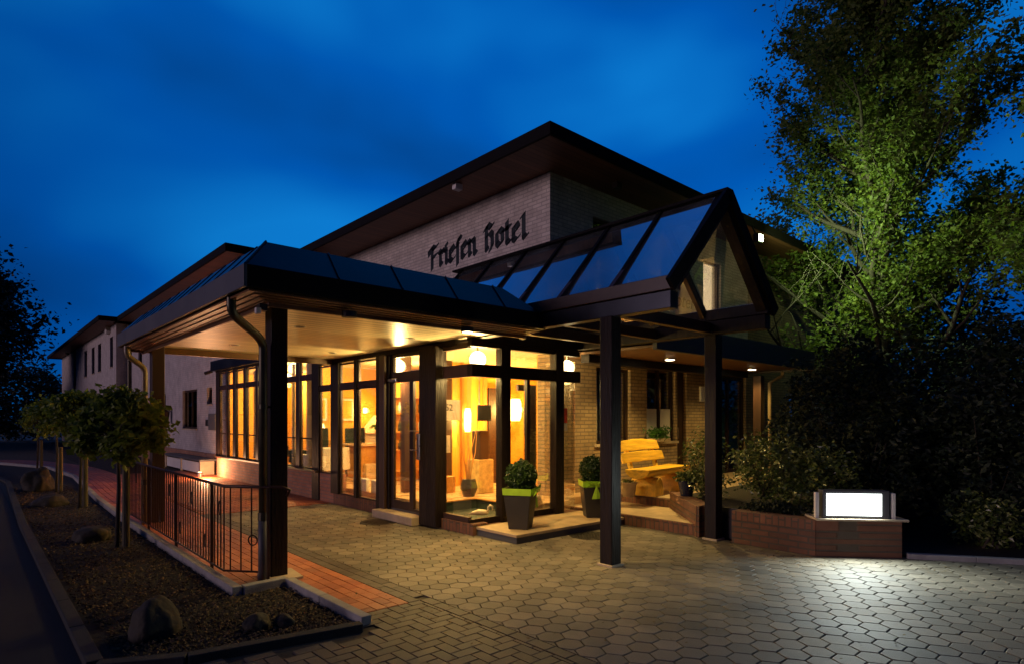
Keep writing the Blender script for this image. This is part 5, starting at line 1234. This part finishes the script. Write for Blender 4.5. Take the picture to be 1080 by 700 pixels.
# bird figures at the glass
def goose(x, y, z, rz, s, label):
    r = thing('bird_figure', label, 'figurine', (x, y, z), 'cream bird figures behind the vestibule glass'); TT = lambda p: (x + s * (p[0] * cos(rz) - p[1] * sin(rz)), y + s * (p[0] * sin(rz) + p[1] * cos(rz)), z + s * p[2])
    MB().tube([TT(p) for p in ((-.27, 0, .03), (-.18, 0, .055), (-.05, 0, .075), (.08, 0, .07), (.15, 0, .05))], [.006 * s, .035 * s, .065 * s, .06 * s, .025 * s], 14).build('body', M['ceramic'], r, smooth=True)
    MB().tube([TT(p) for p in ((.10, 0, .07), (.155, 0, .12), (.15, 0, .18), (.19, 0, .215), (.235, 0, .19), (.24, 0, .14), (.225, 0, .11))], [.035 * s, .026 * s, .022 * s, .03 * s, .026 * s, .013 * s, .004 * s], 12).build('neck_and_head', M['ceramic'], r, smooth=True)
goose(5.66, 6.92, .20, R(-44), .72, 'cream swan figure lying in the corner of the vestibule glass')
MB()
fg = thing('stone_figure', 'rounded cream animal figure behind the glass right of the topiary', 'figurine', (6.85, 6.95, .2))
MB().tube([(6.72, 6.9, .20), (6.72, 6.9, .30), (6.76, 6.9, .38), (6.84, 6.9, .38), (6.88, 6.9, .30), (6.88, 6.9, .20)], [.05, .05, .045, .045, .05, .05], 12).build('body', M['ceramic'], fg, smooth=True)
cl = thing('glass_candle_lamp', 'pale candle lantern on a thin stem behind the second topiary', 'lantern', (7.62, 7.15, .16))
MB().lathe([(.06, 0), (.02, .02), (.012, .13), (.05, .15), (.055, .30), (.03, .32)], 14, (7.66, 7.0, .13)).build('lantern', M['white'], cl)
# notices on the glass
def notice(x0, x1, z0, z1, y, m, label, cat='notice'):
    o = MB().box(x0, x1, y - .004, y - .001, z0, z1).build('notice', M[m]); tag(o, label, cat, 'notices stuck to the vestibule glass')
notice(7.19, 7.31, 1.58, 1.82, YV, 'red', 'red printed poster on the right-hand vestibule pane')
notice(7.19, 7.31, 1.45, 1.575, YV, 'paper', 'pale printed strip directly below the red poster')
notice(6.52, 6.64, 1.42, 1.86, YV + .2, 'paper', 'tall pale printed notice right of the brightest wall lamp')
wsn = thing('number_sign', 'white wall strip with dark figures inside the vestibule, left of the slim lamp', 'sign', (6.9, 9.7, 1.6))
MB().box(6.25, 6.85, 9.0, 9.02, 1.62, 2.0).build('board', M['white'], wsn); text_obj('lettering', '252', .17, (6.42, 8.996, 1.80), RY, M['letter'], wsn)
fx = thing('wall_picture', 'small framed picture with flowers on a white strip inside the vestibule', 'picture', (6.5, 9.0, 1.1))
MB().box(6.32, 6.62, 9.0, 9.02, 1.02, 1.34).build('board', M['paper'], fx)
o = MB().box(6.45, 6.70, 8.95, 9.15, F0, F0 + .30).build('storage_box', M['honey'], bevel=.01); tag(o, 'brown low storage box on the vestibule floor by the dark post', 'box')
# ------------------------------------------------------------------ LIGHTS THAT THE PHOTO SHOWS
fl = thing('floodlight', 'blazing greenish white floodlight under the dark eaves, aimed at the tree', 'floodlight', (13.6, 6.45, 5.7))
MB().box(13.08, 13.30, 6.20, 6.33, 5.60, 5.80).build('housing', M['black'], fl, bevel=.01)
MB().box(13.10, 13.28, 6.185, 6.198, 5.63, 5.77).build('lens', M['flood'], fl)
MB().bar((13.19, 6.30, 5.78), (13.19, 6.42, 6.04), .03, .03).build('bracket', M['black'], fl)
lamp('floodlight_beam', 'SPOT', (13.2, 6.12, 5.70), 1000, (.74, 1.0, .42), .08, (15.0, 4.3, 5.6), 155, 1.0, parent=fl)
lamp('floodlight_spill', 'POINT', (13.19, 6.10, 5.64), 8, (.72, 1.0, .42), .06, parent=fl)
for x, y, lab in ((9.4, 6.1, 'lit round downlight in the porch soffit above the log bench'), (12.6, 6.12, 'lit round downlight in the porch soffit near the shop sign')):
    r = thing('porch_downlight', lab, 'downlight', (x, y, 2.74), 'round downlights under the porch roof')
    MB().lathe([(.10, -.03), (.10, 0)], 20, (x, y, 2.74)).build('ring', M['steel'], r); MB().lathe([(.08, -.035), (.08, -.031)], 20, (x, y, 2.74)).build('lens', M['down'], r)
    lamp('porch_downlight_beam', 'SPOT', (x, y, 2.69), 230 if x < 10 else 100, (1.0, .67, .20), .04, (x - .2, y - .05, 0), 136, .6, parent=r)
lamp('canopy_downlight_beam', 'SPOT', (4.27, 5.47, 2.63), 240, (1.0, .66, .24), .03, (4.6, 5.9, 0), 128, .7, parent=can)
gl = thing('ground_lamp', 'small glowing lamp at the foot of the brick plinth, lighting the wall', 'ground lamp', (4.7, 17.6, 0))
MB().lathe([(.07, 0), (.07, .10), (.05, .13)], 14, (4.85, 18.5, 0)).build('housing', M['steel'], gl); MB().lathe([(.045, .131), (.045, .14)], 12, (4.85, 18.5, 0)).build('lens', M['glow2'], gl)
lamp('ground_lamp_light', 'POINT', (4.85, 17.9, .30), 130, (1.0, .50, .24), .08, parent=gl)
